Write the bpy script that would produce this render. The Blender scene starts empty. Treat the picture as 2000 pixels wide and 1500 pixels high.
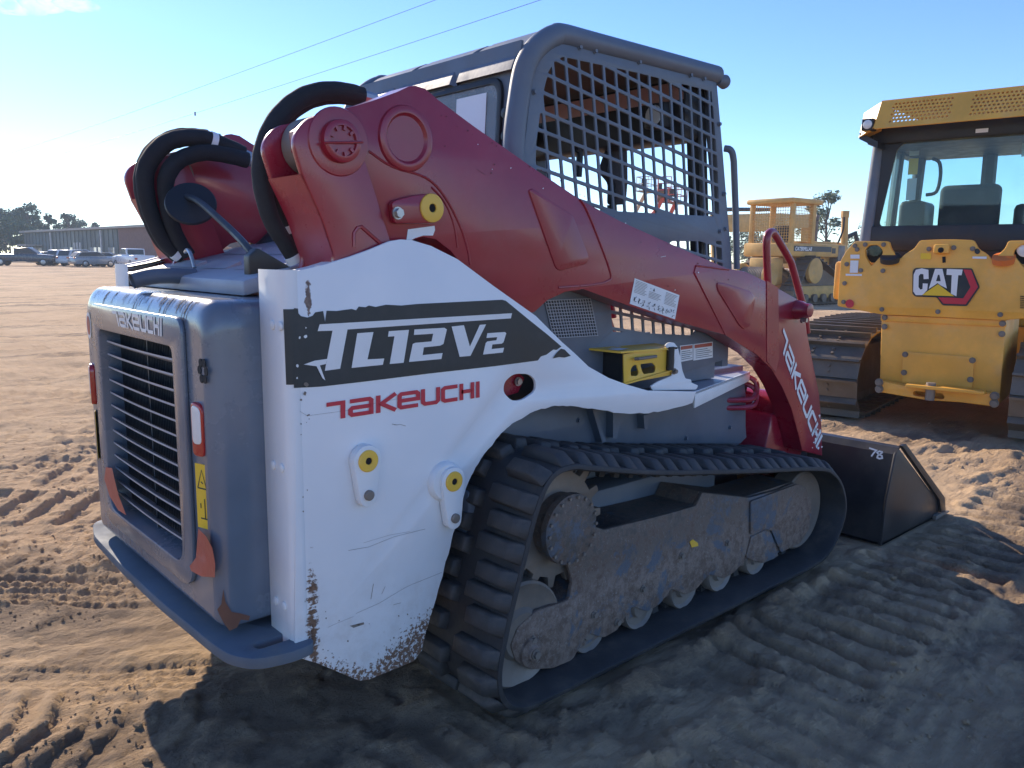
import bpy, bmesh, math, random
import numpy as np
from mathutils import Vector, Matrix
random.seed(7); rng = np.random.RandomState(11)
R = math.radians
scene = bpy.context.scene
# ------------------------------------------------------------------ camera
CAM = np.array([-1.76656, -2.78152, 1.53915]); YAW, PITCH, ROLL, FPX = R(47.878), R(8.876), R(0.636), 1556.9
_cy, _sy = math.cos(YAW), math.sin(YAW)
FW = np.array([_cy*math.cos(PITCH), _sy*math.cos(PITCH), -math.sin(PITCH)])
_rt = np.array([_sy, -_cy, 0.]); _up = np.cross(_rt, FW)
RT = _rt*math.cos(ROLL)+_up*math.sin(ROLL); UP = -_rt*math.sin(ROLL)+_up*math.cos(ROLL)
cd = bpy.data.cameras.new('camera'); cam = bpy.data.objects.new('camera', cd)
scene.collection.objects.link(cam); scene.camera = cam
cd.sensor_width = 36; cd.lens = FPX/2000*36; cd.clip_start = .05; cd.clip_end = 5000
m = Matrix.Identity(4)
for i in range(3):
    m[i][0], m[i][1], m[i][2], m[i][3] = RT[i], UP[i], -FW[i], CAM[i]
cam.matrix_world = m
# ------------------------------------------------------------------ world, sun, exposure
SUN_A, SUN_B = -.2, -2.0          # shadow offset per metre of height
sdir = Vector((-SUN_A, -SUN_B, 1)).normalized()
elev = math.asin(sdir.z); az = math.atan2(sdir.x, sdir.y)      # clockwise from +Y
w = bpy.data.worlds.new('World'); scene.world = w; w.use_nodes = True
nt = w.node_tree; bg = nt.nodes['Background']
sky = nt.nodes.new('ShaderNodeTexSky'); sky.sky_type = 'NISHITA'; sky.sun_disc = False
sky.sun_elevation = elev; sky.sun_rotation = az; sky.air_density = .85; sky.dust_density = .05; sky.ozone_density = 4.0; sky.altitude = 50
hs_ = nt.nodes.new('ShaderNodeHueSaturation'); hs_.inputs['Saturation'].default_value = 1.12; hs_.inputs['Value'].default_value = .95; hs_.inputs['Hue'].default_value = .511
nt.links.new(sky.outputs[0], hs_.inputs['Color']); nt.links.new(hs_.outputs[0], bg.inputs[0]); bg.inputs[1].default_value = .10
ld = bpy.data.lights.new('sun', 'SUN'); ld.energy = 2.75; ld.angle = R(.55); ld.color = (1, .86, .69)
so = bpy.data.objects.new('sun', ld); scene.collection.objects.link(so)
so.rotation_euler = sdir.to_track_quat('Z', 'Y').to_euler(); so.location = (0, 20, 30)
vs = scene.view_settings; vs.view_transform = 'Standard'; vs.look = 'None'; vs.gamma = 1; vs.exposure = 1.45
try: vs.use_curve_mapping = False
except Exception: pass
scene.render.engine = 'CYCLES'
scene.render.resolution_x, scene.render.resolution_y = 1024, 768
scene.cycles.max_bounces = 6; scene.cycles.transparent_max_bounces = 12

# ------------------------------------------------------------------ pixel helpers (photo pixels, 2000x1500)
def ray(px, py): return FW + RT*((px-1000)/FPX) + UP*((750-py)/FPX)
def at(px, py, ax, v):
    d = ray(px, py); i = 'xyz'.index(ax); t = (v-CAM[i])/d[i]; return Vector(CAM+d*t)
def atp(px, py, p0, n):
    d = ray(px, py); p0 = np.array(p0); n = np.array(n); t = ((p0-CAM)@n)/(d@n); return Vector(CAM+d*t)
def XZ(pts, y): return [(lambda p: (p.x, p.z))(at(a, b, 'y', y)) for a, b in pts]
def zo(pts, ox, oy, s): return [(ox+a/s, oy+b/s) for a, b in pts]     # pixel of a magnified crop -> photo pixel

# ------------------------------------------------------------------ materials
def new_mat(name):
    mt = bpy.data.materials.new(name); mt.use_nodes = True
    return mt, mt.node_tree, mt.node_tree.nodes['Principled BSDF']
def N(t, typ, **kw):
    n = t.nodes.new(typ)
    for k, v in kw.items():
        if hasattr(n, k): setattr(n, k, v)
    return n
def noise(t, co, scale, detail=6, rough=.6, dist=0):
    n = N(t, 'ShaderNodeTexNoise'); n.inputs['Scale'].default_value = scale; n.inputs['Detail'].default_value = detail
    n.inputs['Roughness'].default_value = rough; n.inputs['Distortion'].default_value = dist
    t.links.new(co, n.inputs['Vector']); return n.outputs['Fac']
def ramp(t, fac, a, b, lo=0., hi=1.):
    n = N(t, 'ShaderNodeMapRange'); n.inputs['From Min'].default_value = a; n.inputs['From Max'].default_value = b
    n.inputs['To Min'].default_value = lo; n.inputs['To Max'].default_value = hi
    n.interpolation_type = 'SMOOTHSTEP'; t.links.new(fac, n.inputs['Value']); return n.outputs[0]
def mixc(t, fac, a, b):
    n = N(t, 'ShaderNodeMix', data_type='RGBA')
    if isinstance(fac, (int, float)): n.inputs[0].default_value = fac
    else: t.links.new(fac, n.inputs[0])
    for i, c in ((6, a), (7, b)):
        if isinstance(c, tuple): n.inputs[i].default_value = (*c[:3], 1)
        else: t.links.new(c, n.inputs[i])
    return n.outputs[2]
def math_(t, op, a, b=None):
    n = N(t, 'ShaderNodeMath', operation=op)
    for i, c in ((0, a), (1, b)):
        if c is None: continue
        if isinstance(c, (int, float)): n.inputs[i].default_value = c
        else: t.links.new(c, n.inputs[i])
    return n.outputs[0]
def bump(t, p, h, strength, dist=.01):
    b = N(t, 'ShaderNodeBump'); b.inputs['Strength'].default_value = strength; b.inputs['Distance'].default_value = dist
    t.links.new(h, b.inputs['Height']); t.links.new(b.outputs[0], p.inputs['Normal'])
SAND = (.40, .29, .18)
def paint(name, col, rough=.4, var=.12, dust=.25, dust_col=(.42, .34, .25), dscale=5, chip=0., chip_col=(.12, .07, .05), cscale=45, metal=0., bmp=.05, coat=0., bscale=30):
    mt, t, p = new_mat(name); co = N(t, 'ShaderNodeTexCoord').outputs['Object']
    n1 = noise(t, co, 2.2, 5); n2 = noise(t, co, dscale, 9, .68); n3 = noise(t, co, cscale, 8, .7)
    c = mixc(t, ramp(t, n1, .3, .7), tuple(x*(1-var) for x in col), tuple(min(1, x*(1+var)) for x in col))
    if dust: c = mixc(t, ramp(t, n2, .45, .8, 0, dust), c, dust_col)
    if chip: c = mixc(t, ramp(t, n3, .74-chip*.25, .78-chip*.25), c, chip_col)
    t.links.new(c, p.inputs['Base Color'])
    t.links.new(ramp(t, n2, .3, .8, rough*.85, min(1, rough*1.5)), p.inputs['Roughness'])
    p.inputs['Metallic'].default_value = metal
    if coat: p.inputs['Coat Weight'].default_value = coat; p.inputs['Coat Roughness'].default_value = .12
    if bmp: bump(t, p, noise(t, co, bscale, 4), bmp)
    return mt
M = {}
M['red'] = paint('red_paint', (.29, .013, .032), .30, .14, .34, (.36, .12, .13), 2.6, .02, (.4, .33, .32), 55, coat=.4, bmp=.10, bscale=5)
M['white'] = paint('white_paint', (.78, .79, .78), .45, .05, .2, (.5, .42, .32), 7, .0)
M['grey'] = paint('grey_paint', (.115, .14, .175), .45, .14, .28, (.3, .27, .23), 4, .02, (.3, .3, .3), 70)
M['hood'] = paint('hood_grey', (.125, .16, .205), .24, .12, .22, (.34, .28, .22), 3, .04, (.04, .04, .045), 80, coat=.5, bmp=.08, bscale=6)
M['dgrey'] = paint('dusty_grey_paint', (.11, .135, .165), .8, .15, .45, (.3, .25, .19), 5, .05, (.2, .13, .09), 50)
M['lgrey'] = paint('light_grey_paint', (.36, .37, .40), .4, .1, .3, (.45, .4, .33), 5)
M['yellow'] = paint('warm_yellow_paint', (.86, .42, .06), .42, .14, .42, (.55, .4, .24), 2.4, .03, (.2, .12, .06), 50, bmp=.08, bscale=5)
M['oldyellow'] = paint('dusty_yellow_paint', (.62, .36, .10), .6, .15, .5, (.45, .36, .24), 2, .05, (.2, .13, .08), 20)
M['byellow'] = paint('bright_yellow_paint', (.82, .50, .06), .4, .08, .2, (.5, .42, .3), 6, .06, (.55, .5, .4), 50)
M['rubber'] = paint('rubber', (.028, .029, .031), .62, .2, .5, (.16, .13, .10), 7, bmp=.2, bscale=60)
M['lug'] = paint('rubber_lug', (.045, .044, .043), .6, .2, .85, (.20, .17, .14), 6, bmp=.2, bscale=60)
M['black'] = paint('black_plastic', (.018, .019, .021), .45, .2, .15, (.2, .17, .13), 6)
M['sleeve'] = paint('hose_sleeve', (.016, .017, .02), .85, .3, .2, (.12, .1, .09), 12, bmp=.25, bscale=160)
M['bblack'] = paint('bucket_black', (.022, .022, .024), .38, .2, .3, (.16, .13, .1), 3, .02, (.25, .2, .15), 60, coat=.1)
M['steel'] = paint('zinc_steel', (.45, .45, .44), .35, .1, .15, metal=.9)
M['dsteel'] = paint('worn_steel', (.22, .19, .16), .55, .25, .55, (.32, .24, .17), 9, .1, (.2, .09, .04), 25, metal=.35, bmp=.25)
M['shoe'] = paint('track_shoe_steel', (.15, .12, .09), .5, .2, .6, (.30, .22, .15), 5, .05, (.12, .06, .03), 20, metal=.35, bmp=.2)
M['ink'] = paint('black_print', (.02, .028, .032), .4, .1, .1)
M['redprint'] = paint('red_print', (.55, .03, .05), .4, .05, .05)
M['wprint'] = paint('white_print', (.78, .79, .78), .4, .03, .1)
M['sticker'] = paint('yellow_sticker', (.85, .55, .03), .4, .05, .08)
M['orange'] = paint('faded_red_reflector', (.42, .09, .06), .4, .2, .35, (.6, .35, .28), 14, bmp=.2)
M['tan'] = paint('headliner', (.20, .12, .085), .8, .1, .1)
M['pink'] = paint('painted_sunlight_pink', (.62, .34, .30), .4, .05, .1)  # pale pink with the sunlight on the headliner put into the colour
M['lens'] = paint('lamp_lens', (.75, .74, .70), .12, .1, .05, coat=.8)
M['redlens'] = paint('red_lens', (.40, .012, .012), .12, .1, .05, coat=.8)
M['cloth'] = paint('seat_fabric', (.03, .033, .04), .85, .1, .15, bmp=.3, bscale=200)
M['dark'] = paint('dark_void', (.006, .006, .007), .8, .1, 0)
M['radiator'] = paint('radiator_core', (.022, .027, .034), .5, .1, .1)
M['orangecord'] = paint('orange_paint', (.65, .16, .03), .5, .1, .2)
M['liftred'] = paint('lift_red', (.45, .06, .04), .5, .1, .2)
M['lifttan'] = paint('lift_tan', (.50, .42, .30), .5, .1, .2)
def glassm(name, tint, dust=.10):
    mt, t, p = new_mat(name)
    tr = N(t, 'ShaderNodeBsdfTransparent'); tr.inputs[0].default_value = (*tint, 1)
    gl = N(t, 'ShaderNodeBsdfGlossy'); gl.inputs['Roughness'].default_value = .03
    fr = N(t, 'ShaderNodeFresnel'); fr.inputs[0].default_value = 1.45
    co = N(t, 'ShaderNodeTexCoord').outputs['Object']
    df = N(t, 'ShaderNodeBsdfDiffuse'); df.inputs[0].default_value = (.55, .58, .58, 1)
    mx = N(t, 'ShaderNodeMixShader'); t.links.new(fr.outputs[0], mx.inputs[0]); t.links.new(tr.outputs[0], mx.inputs[1]); t.links.new(gl.outputs[0], mx.inputs[2])
    m2 = N(t, 'ShaderNodeMixShader'); t.links.new(ramp(t, noise(t, co, 3, 7), .4, .8, dust*.3, dust), m2.inputs[0]); t.links.new(mx.outputs[0], m2.inputs[1]); t.links.new(df.outputs[0], m2.inputs[2])
    t.links.new(m2.outputs[0], t.nodes['Material Output'].inputs[0]); return mt
M['glass'] = glassm('cab_glass', (.82, .96, .95), .06); M['dglass'] = glassm('dusty_glass_painted_sky', (.80, .93, .95), .8); M['cglass'] = glassm('clear_glass', (.85, .92, .94))  # dglass: pale film is dust plus the sky's reflection painted into it

# white side panel: chips and rust along its rear bend and lower edge
def white_panel_mat():
    mt, t, p = new_mat('white_panel_paint'); tc = N(t, 'ShaderNodeTexCoord').outputs['Object']
    sx = N(t, 'ShaderNodeSeparateXYZ'); t.links.new(tc, sx.inputs[0]); X, Z = sx.outputs[0], sx.outputs[2]
    n1 = noise(t, tc, 3, 6); n2 = noise(t, tc, 14, 10, .72); n3 = noise(t, tc, 70, 8, .7)
    st = N(t, 'ShaderNodeMapping'); st.inputs['Scale'].default_value = (7, 7, 70); t.links.new(tc, st.inputs[0])
    n4 = noise(t, st.outputs[0], 1.6, 8, .7)
    c = mixc(t, ramp(t, n1, .3, .7), (.75, .765, .77), (.82, .82, .81))
    # dusty lower half
    c = mixc(t, math_(t, 'MULTIPLY', ramp(t, Z, .75, .25), ramp(t, n2, .4, .75, 0, .35)), c, (.45, .36, .26))
    # rust along the rear bend
    d = math_(t, 'ABSOLUTE', math_(t, 'ADD', X, .715))
    near = math_(t, 'MULTIPLY', ramp(t, d, .05, .0), ramp(t, Z, 1.02, .42, .12, 1))
    k = math_(t, 'ADD', math_(t, 'MULTIPLY', n4, .3), math_(t, 'ADD', math_(t, 'MULTIPLY', n2, .4), math_(t, 'MULTIPLY', n3, .3)))
    m1 = ramp(t, math_(t, 'ADD', k, math_(t, 'MULTIPLY', near, .25)), .69, .73)
    top = math_(t, 'MULTIPLY', ramp(t, math_(t, 'ABSOLUTE', math_(t, 'ADD', X, .700)), .022, 0), ramp(t, math_(t, 'ABSOLUTE', math_(t, 'SUBTRACT', Z, 1.43)), .09, .03))
    m2 = ramp(t, math_(t, 'ADD', n2, math_(t, 'MULTIPLY', top, .22)), .70, .74)
    # lower edge spatter
    ed = math_(t, 'ADD', Z, math_(t, 'MULTIPLY', math_(t, 'ABSOLUTE', math_(t, 'ADD', X, .53)), -.5))
    m3 = ramp(t, math_(t, 'ADD', n3, math_(t, 'MULTIPLY', math_(t, 'MULTIPLY', ramp(t, ed, .36, .22), ramp(t, X, .05, -.1)), .27)), .72, .76)
    mk = math_(t, 'MAXIMUM', math_(t, 'MAXIMUM', m1, m2), m3)
    c = mixc(t, mk, c, mixc(t, ramp(t, n3, .4, .6), (.10, .05, .03), (.23, .14, .09)))
    t.links.new(c, p.inputs['Base Color']); p.inputs['Roughness'].default_value = .42
    p.inputs['Coat Weight'].default_value = .15; bump(t, p, math_(t, 'SUBTRACT', noise(t, tc, 2.5, 3), math_(t, 'MULTIPLY', mk, .12)), .12, .02)
    return mt
M['wpanel'] = white_panel_mat()
# track frame: blue grey paint worn down to rust and caked mud
def frame_mat():
    mt, t, p = new_mat('worn_frame_paint'); tc = N(t, 'ShaderNodeTexCoord').outputs['Object']
    n1 = noise(t, tc, 4.5, 10, .7, .4); n2 = noise(t, tc, 30, 8, .7); n3 = noise(t, tc, 90, 6, .7)
    sx = N(t, 'ShaderNodeSeparateXYZ'); t.links.new(tc, sx.inputs[0])
    rust = mixc(t, ramp(t, n2, .35, .65), (.13, .088, .066), (.25, .19, .15))
    rust = mixc(t, ramp(t, n3, .55, .7), rust, (.28, .25, .22))
    c = mixc(t, ramp(t, n1, .42, .47), (.105, .125, .155), rust)
    c = mixc(t, math_(t, 'MULTIPLY', ramp(t, sx.outputs[2], .28, .5), ramp(t, n2, .4, .6)), c, (.10, .085, .07))
    t.links.new(c, p.inputs['Base Color']); p.inputs['Roughness'].default_value = .6
    bump(t, p, math_(t, 'ADD', n2, math_(t, 'MULTIPLY', n1, .6)), .5, .012); return mt
M['frame'] = frame_mat()
def sand_mat():
    mt, t, p = new_mat('sand'); tc = N(t, 'ShaderNodeTexCoord').outputs['Object']
    n1 = noise(t, tc, .35, 6); n2 = noise(t, tc, 3, 9, .7); n3 = noise(t, tc, 40, 8, .75); n4 = noise(t, tc, 260, 4, .7)
    c = mixc(t, ramp(t, n1, .35, .65), (.56, .375, .215), (.65, .455, .27))
    c = mixc(t, ramp(t, n2, .4, .75, 0, .7), c, (.45, .30, .18))
    c = mixc(t, ramp(t, n3, .45, .75, 0, .5), c, (.68, .50, .34))
    c = mixc(t, ramp(t, n4, .62, .75, 0, .5), c, (.26, .18, .11))
    t.links.new(c, p.inputs['Base Color']); p.inputs['Roughness'].default_value = .95; p.inputs['Specular IOR Level'].default_value = .15
    def rut(ang, sx, sc, det=7):
        mp = N(t, 'ShaderNodeMapping'); mp.inputs['Rotation'].default_value = (0, 0, ang); mp.inputs['Scale'].default_value = (sx, 1, 1); t.links.new(tc, mp.inputs[0]); return noise(t, mp.outputs[0], sc, det, .68)
    damp = math_(t, 'MULTIPLY', ramp(t, rut(R(38), .3, .75, 9), .50, .60), ramp(t, n2, .34, .50))
    c = mixc(t, math_(t, 'MULTIPLY', damp, .72), c, (.26, .19, .135)); t.links.new(c, p.inputs['Base Color'])
    r1, r2, r3 = rut(R(38), .10, 7), rut(R(47), .14, 16), rut(R(33), .18, 2.2)
    h = math_(t, 'ADD', math_(t, 'MULTIPLY', n3, .8), math_(t, 'MULTIPLY', n4, .3))
    h = math_(t, 'ADD', h, math_(t, 'MULTIPLY', damp, math_(t, 'MULTIPLY', n3, .8)))
    h = math_(t, 'ADD', h, math_(t, 'ADD', math_(t, 'MULTIPLY', r1, 1.3), math_(t, 'ADD', math_(t, 'MULTIPLY', r2, .6), math_(t, 'MULTIPLY', r3, 1.8))))
    bump(t, p, h, 1.0, .026); return mt
M['sand'] = sand_mat()

# ------------------------------------------------------------------ objects
COL = scene.collection
def finish(o, parent):
    COL.objects.link(o)
    if parent is not None:
        o.parent = parent; o.matrix_parent_inverse = Matrix.Translation(-Vector(parent['_org'])) if '_org' in parent and not parent.get('_local') else Matrix.Identity(4)
    return o
def mesh_obj(name, verts, faces, mat, parent=None, ang=.6, bev=0, smooth=True, seg=2):
    me = bpy.data.meshes.new(name); me.from_pydata([tuple(v) for v in verts], [], faces)
    return mesh_from(name, me, mat, parent, ang, bev, smooth, seg)
def mesh_from(name, me, mat, parent=None, ang=.6, bev=0, smooth=True, seg=2):
    bm = bmesh.new(); bm.from_mesh(me)
    bmesh.ops.recalc_face_normals(bm, faces=bm.faces)
    if bev:
        es = [e for e in bm.edges if len(e.link_faces) == 2 and e.calc_face_angle(0) > .5]
        bmesh.ops.bevel(bm, geom=es, offset=bev, segments=seg, profile=.5, affect='EDGES', clamp_overlap=True)
    bm.to_mesh(me); bm.free()
    if smooth:
        me.polygons.foreach_set('use_smooth', [True]*len(me.polygons)); me.set_sharp_from_angle(angle=ang)
    me.materials.append(M[mat] if isinstance(mat, str) else mat)
    return finish(bpy.data.objects.new(name, me), parent)
def empty(name, loc, label, cat, group=None, rz=0, local=False):
    o = bpy.data.objects.new(name, None); COL.objects.link(o); o.location = loc; o.rotation_euler.z = rz
    o.empty_display_size = .2
    o['label'] = label; o['category'] = cat; o['_org'] = list(loc)
    if local: o['_local'] = 1
    if group: o['group'] = group
    return o
class B:
    def __init__(s): s.v = []; s.f = []
    def add(s, vs, fs):
        k = len(s.v); s.v += [tuple(x) for x in vs]; s.f += [tuple(i+k for i in f) for f in fs]; return s
    def box(s, c, d, rot=None):
        pts = [Vector((a*d[0]/2, b*d[1]/2, e*d[2]/2)) for a in (-1, 1) for b in (-1, 1) for e in (-1, 1)]
        if rot is not None: pts = [rot @ p for p in pts]
        c = Vector(c)
        return s.add([p+c for p in pts], [(0, 1, 3, 2), (4, 6, 7, 5), (0, 4, 5, 1), (2, 3, 7, 6), (0, 2, 6, 4), (1, 5, 7, 3)])
    def mm(s, x0, x1, y0, y1, z0, z1): return s.box(((x0+x1)/2, (y0+y1)/2, (z0+z1)/2), (abs(x1-x0), abs(y1-y0), abs(z1-z0)))
    def prism(s, poly, vec):
        n = len(poly); v = Vector(vec); a = [Vector(p) for p in poly]
        return s.add(a+[p+v for p in a], [tuple(range(n)), tuple(range(2*n-1, n-1, -1))]+[(i, (i+1) % n, n+(i+1) % n, n+i) for i in range(n)])
    def tube(s, path, r, n=10, closed=False, caps=True):
        P = [Vector(p) for p in path]; k = len(P); rings = []; up = None
        rr = r if isinstance(r, (list, tuple)) else [r]*k
        for i in range(k):
            if closed: d = P[(i+1) % k]-P[i-1]
            else: d = P[min(i+1, k-1)]-P[max(i-1, 0)]
            d.normalize()
            if up is None: up = d.orthogonal().normalized()
            up = (up-d*up.dot(d)).normalized(); sd = d.cross(up)
            rings.append([P[i]+(up*math.cos(2*math.pi*j/n)+sd*math.sin(2*math.pi*j/n))*rr[i] for j in range(n)])
        fs = []
        for i in range(k if closed else k-1):
            for j in range(n): fs.append((i*n+j, i*n+(j+1) % n, ((i+1) % k)*n+(j+1) % n, ((i+1) % k)*n+j))
        if not closed and caps: fs += [tuple(range(n-1, -1, -1)), tuple((k-1)*n+j for j in range(n))]
        return s.add([p for q in rings for p in q], fs)
    def cyl(s, a, b, r, r2=None, n=20): return s.tube([a, b], [r, r if r2 is None else r2], n)
    def lathe(s, c, axis, prof, n=28):      # prof: (distance along axis, radius)
        ax = Vector(axis).normalized(); return s.tube([Vector(c)+ax*h+ax*1e-5*i for i, (h, r) in enumerate(prof)], [max(r, 1e-4) for h, r in prof], n)
    def obj(s, name, mat, parent=None, **k): return mesh_obj(name, s.v, s.f, mat, parent, **k)
def lathe_obj(name, c, axis, prof, mat, parent, n=28, ang=.6):
    ax = Vector(axis).normalized(); u = ax.orthogonal().normalized(); v = ax.cross(u); vs, fs = [], []; k = len(prof)
    for h, r in prof:
        for j in range(n):
            a = 2*math.pi*j/n; vs.append(Vector(c)+ax*h+(u*math.cos(a)+v*math.sin(a))*max(r, 1e-4))
    for i in range(k-1):
        for j in range(n): fs.append((i*n+j, i*n+(j+1) % n, (i+1)*n+(j+1) % n, (i+1)*n+j))
    fs += [tuple(range(n)), tuple((k-1)*n+j for j in range(n))]
    return mesh_obj(name, vs, fs, mat, parent, ang=ang)
def spl(pts, n=6, closed=False):
    P = [Vector(p) for p in pts]; k = len(P); out = []
    for i in range(k if closed else k-1):
        g = (lambda j: P[j % k]) if closed else (lambda j: P[max(0, min(k-1, j))])
        a, b, c, d = g(i-1), g(i), g(i+1), g(i+2)
        for q in range(n):
            t = q/n; out.append(.5*((2*b)+(c-a)*t+(2*a-5*b+4*c-d)*t*t+(3*b-a-3*c+d)*t**3))
    if not closed: out.append(P[-1])
    return out
def spl2(pts, n=6, closed=False): return [(p.x, p.y) for p in spl([(a, b, 0) for a, b in pts], n, closed)]
def fillet(pts, r, n=5):
    out = []; k = len(pts)
    for i in range(k):
        rr = r[i] if isinstance(r, (list, tuple)) else r
        p = Vector(pts[i]); a = Vector(pts[i-1])-p; b = Vector(pts[(i+1) % k])-p
        L = min(rr, a.length*.45, b.length*.45)
        if L < 1e-5: out.append(tuple(p)); continue
        s, e = p+a.normalized()*L, p+b.normalized()*L
        for j in range(n+1):
            t = j/n; q = s*(1-t)**2+p*2*t*(1-t)+e*t*t; out.append(tuple(q))
    return out
def plate(name, outline, fr, th, mat, parent, holes=(), bev=0., ang=.6, off=0.):
    """flat plate with holes: 2-D outline in frame fr = (origin, u, v), thickness th, centred at +off along u x v"""
    cu = bpy.data.curves.new('tmp', 'CURVE'); cu.dimensions = '2D'; cu.fill_mode = 'BOTH'
    for poly in [outline]+list(holes):
        s = cu.splines.new('POLY'); s.points.add(len(poly)-1); s.use_cyclic_u = True
        for i, q in enumerate(poly): s.points[i].co = (q[0], q[1], 0, 1)
    cu.extrude = max(th/2-bev, 0); cu.bevel_depth = bev; cu.bevel_resolution = 1; cu.offset = -bev
    to = bpy.data.objects.new('tmp', cu); me = bpy.data.meshes.new_from_object(to)
    bpy.data.objects.remove(to); bpy.data.curves.remove(cu)
    o, u, v = (Vector(x) for x in fr); wv = u.cross(v)
    mat4 = Matrix(((u.x, v.x, wv.x, o.x+wv.x*off), (u.y, v.y, wv.y, o.y+wv.y*off), (u.z, v.z, wv.z, o.z+wv.z*off), (0, 0, 0, 1)))
    me.transform(mat4); me.materials.clear()
    bm = bmesh.new(); bm.from_mesh(me); bmesh.ops.remove_doubles(bm, verts=bm.verts, dist=1e-5); bm.to_mesh(me); bm.free()
    me.name = name
    return mesh_from(name, me, mat, parent, ang)
FXZ = lambda y: ((0, y, 0), (1, 0, 0), (0, 0, 1))          # w = u x v = -Y : plate lies in plane y
FYZ = lambda x: ((x, 0, 0), (0, 1, 0), (0, 0, 1))          # w = +X
def plate_y(name, xz, y_out, y_in, mat, parent, **k):
    return plate(name, xz, FXZ((y_out+y_in)/2), abs(y_in-y_out), mat, parent, **k)
def mirror_tree(o, parent, skip=()):
    def one(o, parent):
        if o.name.split('.')[0] in skip: return None
        me = o.data.copy()
        n = len(me.vertices); a = np.empty(n*3, np.float32); me.vertices.foreach_get('co', a); a[1::3] *= -1; me.vertices.foreach_set('co', a)
        me.flip_normals(); c = bpy.data.objects.new(o.name.split('.')[0], me); finish(c, parent)
        return c
    c = one(o, parent)
    if c:
        for ch in list(o.children):
            d = one(ch, c)
            if d: d.matrix_parent_inverse = Matrix.Identity(4)
    return c
def sub(o, parent):             # re-parent a finished mesh object as a sub-part
    o.parent = parent; o.matrix_parent_inverse = Matrix.Identity(4); return o
# ---- lettering
TK = [[(0, .89), (.77, .89), (.77, 0)], [(1.1, .89), (2.05, .89), (2.15, .8), (2.15, 0)], [(2.15, .5), (1.22, .5), (1.13, .41), (1.13, .2), (1.22, .11), (2.15, .11)],
      [(2.5, 1), (2.5, 0)], [(3.4, .98), (2.66, .5), (3.4, .02)],
      [(4.6, .11), (3.7, .11), (3.6, .2), (3.6, .8), (3.7, .89), (4.5, .89), (4.6, .8), (4.6, .5), (3.7, .5)],
      [(4.87, 1), (4.87, .22), (4.99, .11), (5.6, .11), (5.72, .22), (5.72, 1)], [(6.85, .89), (6.12, .89), (6.0, .8), (6.0, .2), (6.12, .11), (6.85, .11)],
      [(7.08, 1), (7.08, 0)], [(7.08, .5), (7.75, .5)], [(7.75, 1), (7.75, 0)], [(8.08, 1), (8.08, 0)]]
def strokes(polys, wd):
    vs, fs = [], []
    for pl in polys:
        P = [Vector(p) for p in pl]; k = len(P); L, Rr = [], []
        for i in range(k):
            ds = []
            if i > 0: ds.append((P[i]-P[i-1]).normalized())
            if i < k-1: ds.append((P[i+1]-P[i]).normalized())
            nn = [Vector((-d.y, d.x)) for d in ds]; m_ = sum(nn, Vector((0, 0)))/len(nn); m_ = m_/max(m_.length_squared, .3)
            L.append(P[i]+m_*wd/2); Rr.append(P[i]-m_*wd/2)
        b = len(vs); vs += [tuple(x) for x in L]+[tuple(x) for x in Rr]
        fs += [(b+i, b+k+i, b+k+i+1, b+i+1) for i in range(k-1)]
    return vs, fs
def letters(name, polys, wd, fn, mat, parent):
    vs, fs = strokes(polys, wd); o = mesh_obj(name, [fn(*v) for v in vs], fs, mat, parent, smooth=False)
    return o
def quadmap(corners, wmax, hmax=1.):        # bilinear: corners = bl, br, tl, tr as 3-D points
    bl, br, tl, tr = (Vector(c) for c in corners)
    def fn(x, y):
        u, v = x/wmax, y/hmax; return (bl*(1-u)+br*u)*(1-v)+(tl*(1-u)+tr*u)*v
    return fn
def text_obj(name, body, size, fr, mat, parent, shear=0., bold=0., sx=1.):
    cu = bpy.data.curves.new('tmp', 'FONT'); cu.body = body; cu.size = size; cu.shear = shear; cu.offset = bold
    to = bpy.data.objects.new('tmp', cu); me = bpy.data.meshes.new_from_object(to); bpy.data.objects.remove(to)
    o, u, v = (Vector(x) for x in fr); wv = u.cross(v); u = u*sx
    me.transform(Matrix(((u.x, v.x, wv.x, o.x), (u.y, v.y, wv.y, o.y), (u.z, v.z, wv.z, o.z), (0, 0, 0, 1)))); me.materials.clear(); me.name = name
    return mesh_from(name, me, mat, parent, smooth=False)
def circ(cx, cy, r, n=24, r2=None): return [(cx+r*math.cos(2*math.pi*i/n), cy+(r2 or r)*math.sin(2*math.pi*i/n)) for i in range(n)]
def clip(poly, cl):                          # convex clip (Sutherland-Hodgman), cl counter-clockwise
    out = list(poly)
    for i in range(len(cl)):
        a, b = cl[i], cl[(i+1) % len(cl)]; inp, out = out, []
        sd = lambda p: (b[0]-a[0])*(p[1]-a[1])-(b[1]-a[1])*(p[0]-a[0])
        for j in range(len(inp)):
            p, q = inp[j], inp[(j+1) % len(inp)]; s1, s2 = sd(p), sd(q)
            if s1 >= 0: out.append(p)
            if s1*s2 < 0: t = s1/(s1-s2); out.append((p[0]+(q[0]-p[0])*t, p[1]+(q[1]-p[1])*t))
        if len(out) < 3: return []
    return out
def parea(p): return sum(p[i][0]*p[(i+1) % len(p)][1]-p[(i+1) % len(p)][0]*p[i][1] for i in range(len(p)))/2
def ccw(p): return p if parea(p) > 0 else p[::-1]
def bolt(name, c, axis, r, h, mat, parent, washer=True):
    c = Vector(c); ax = Vector(axis).normalized(); b = B()
    if washer: b.cyl(c, c+ax*h*.35, r*1.35, n=16)
    b.cyl(c+ax*h*.35 if washer else c, c+ax*h, r, n=6)
    return b.obj(name, mat, parent)
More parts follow.
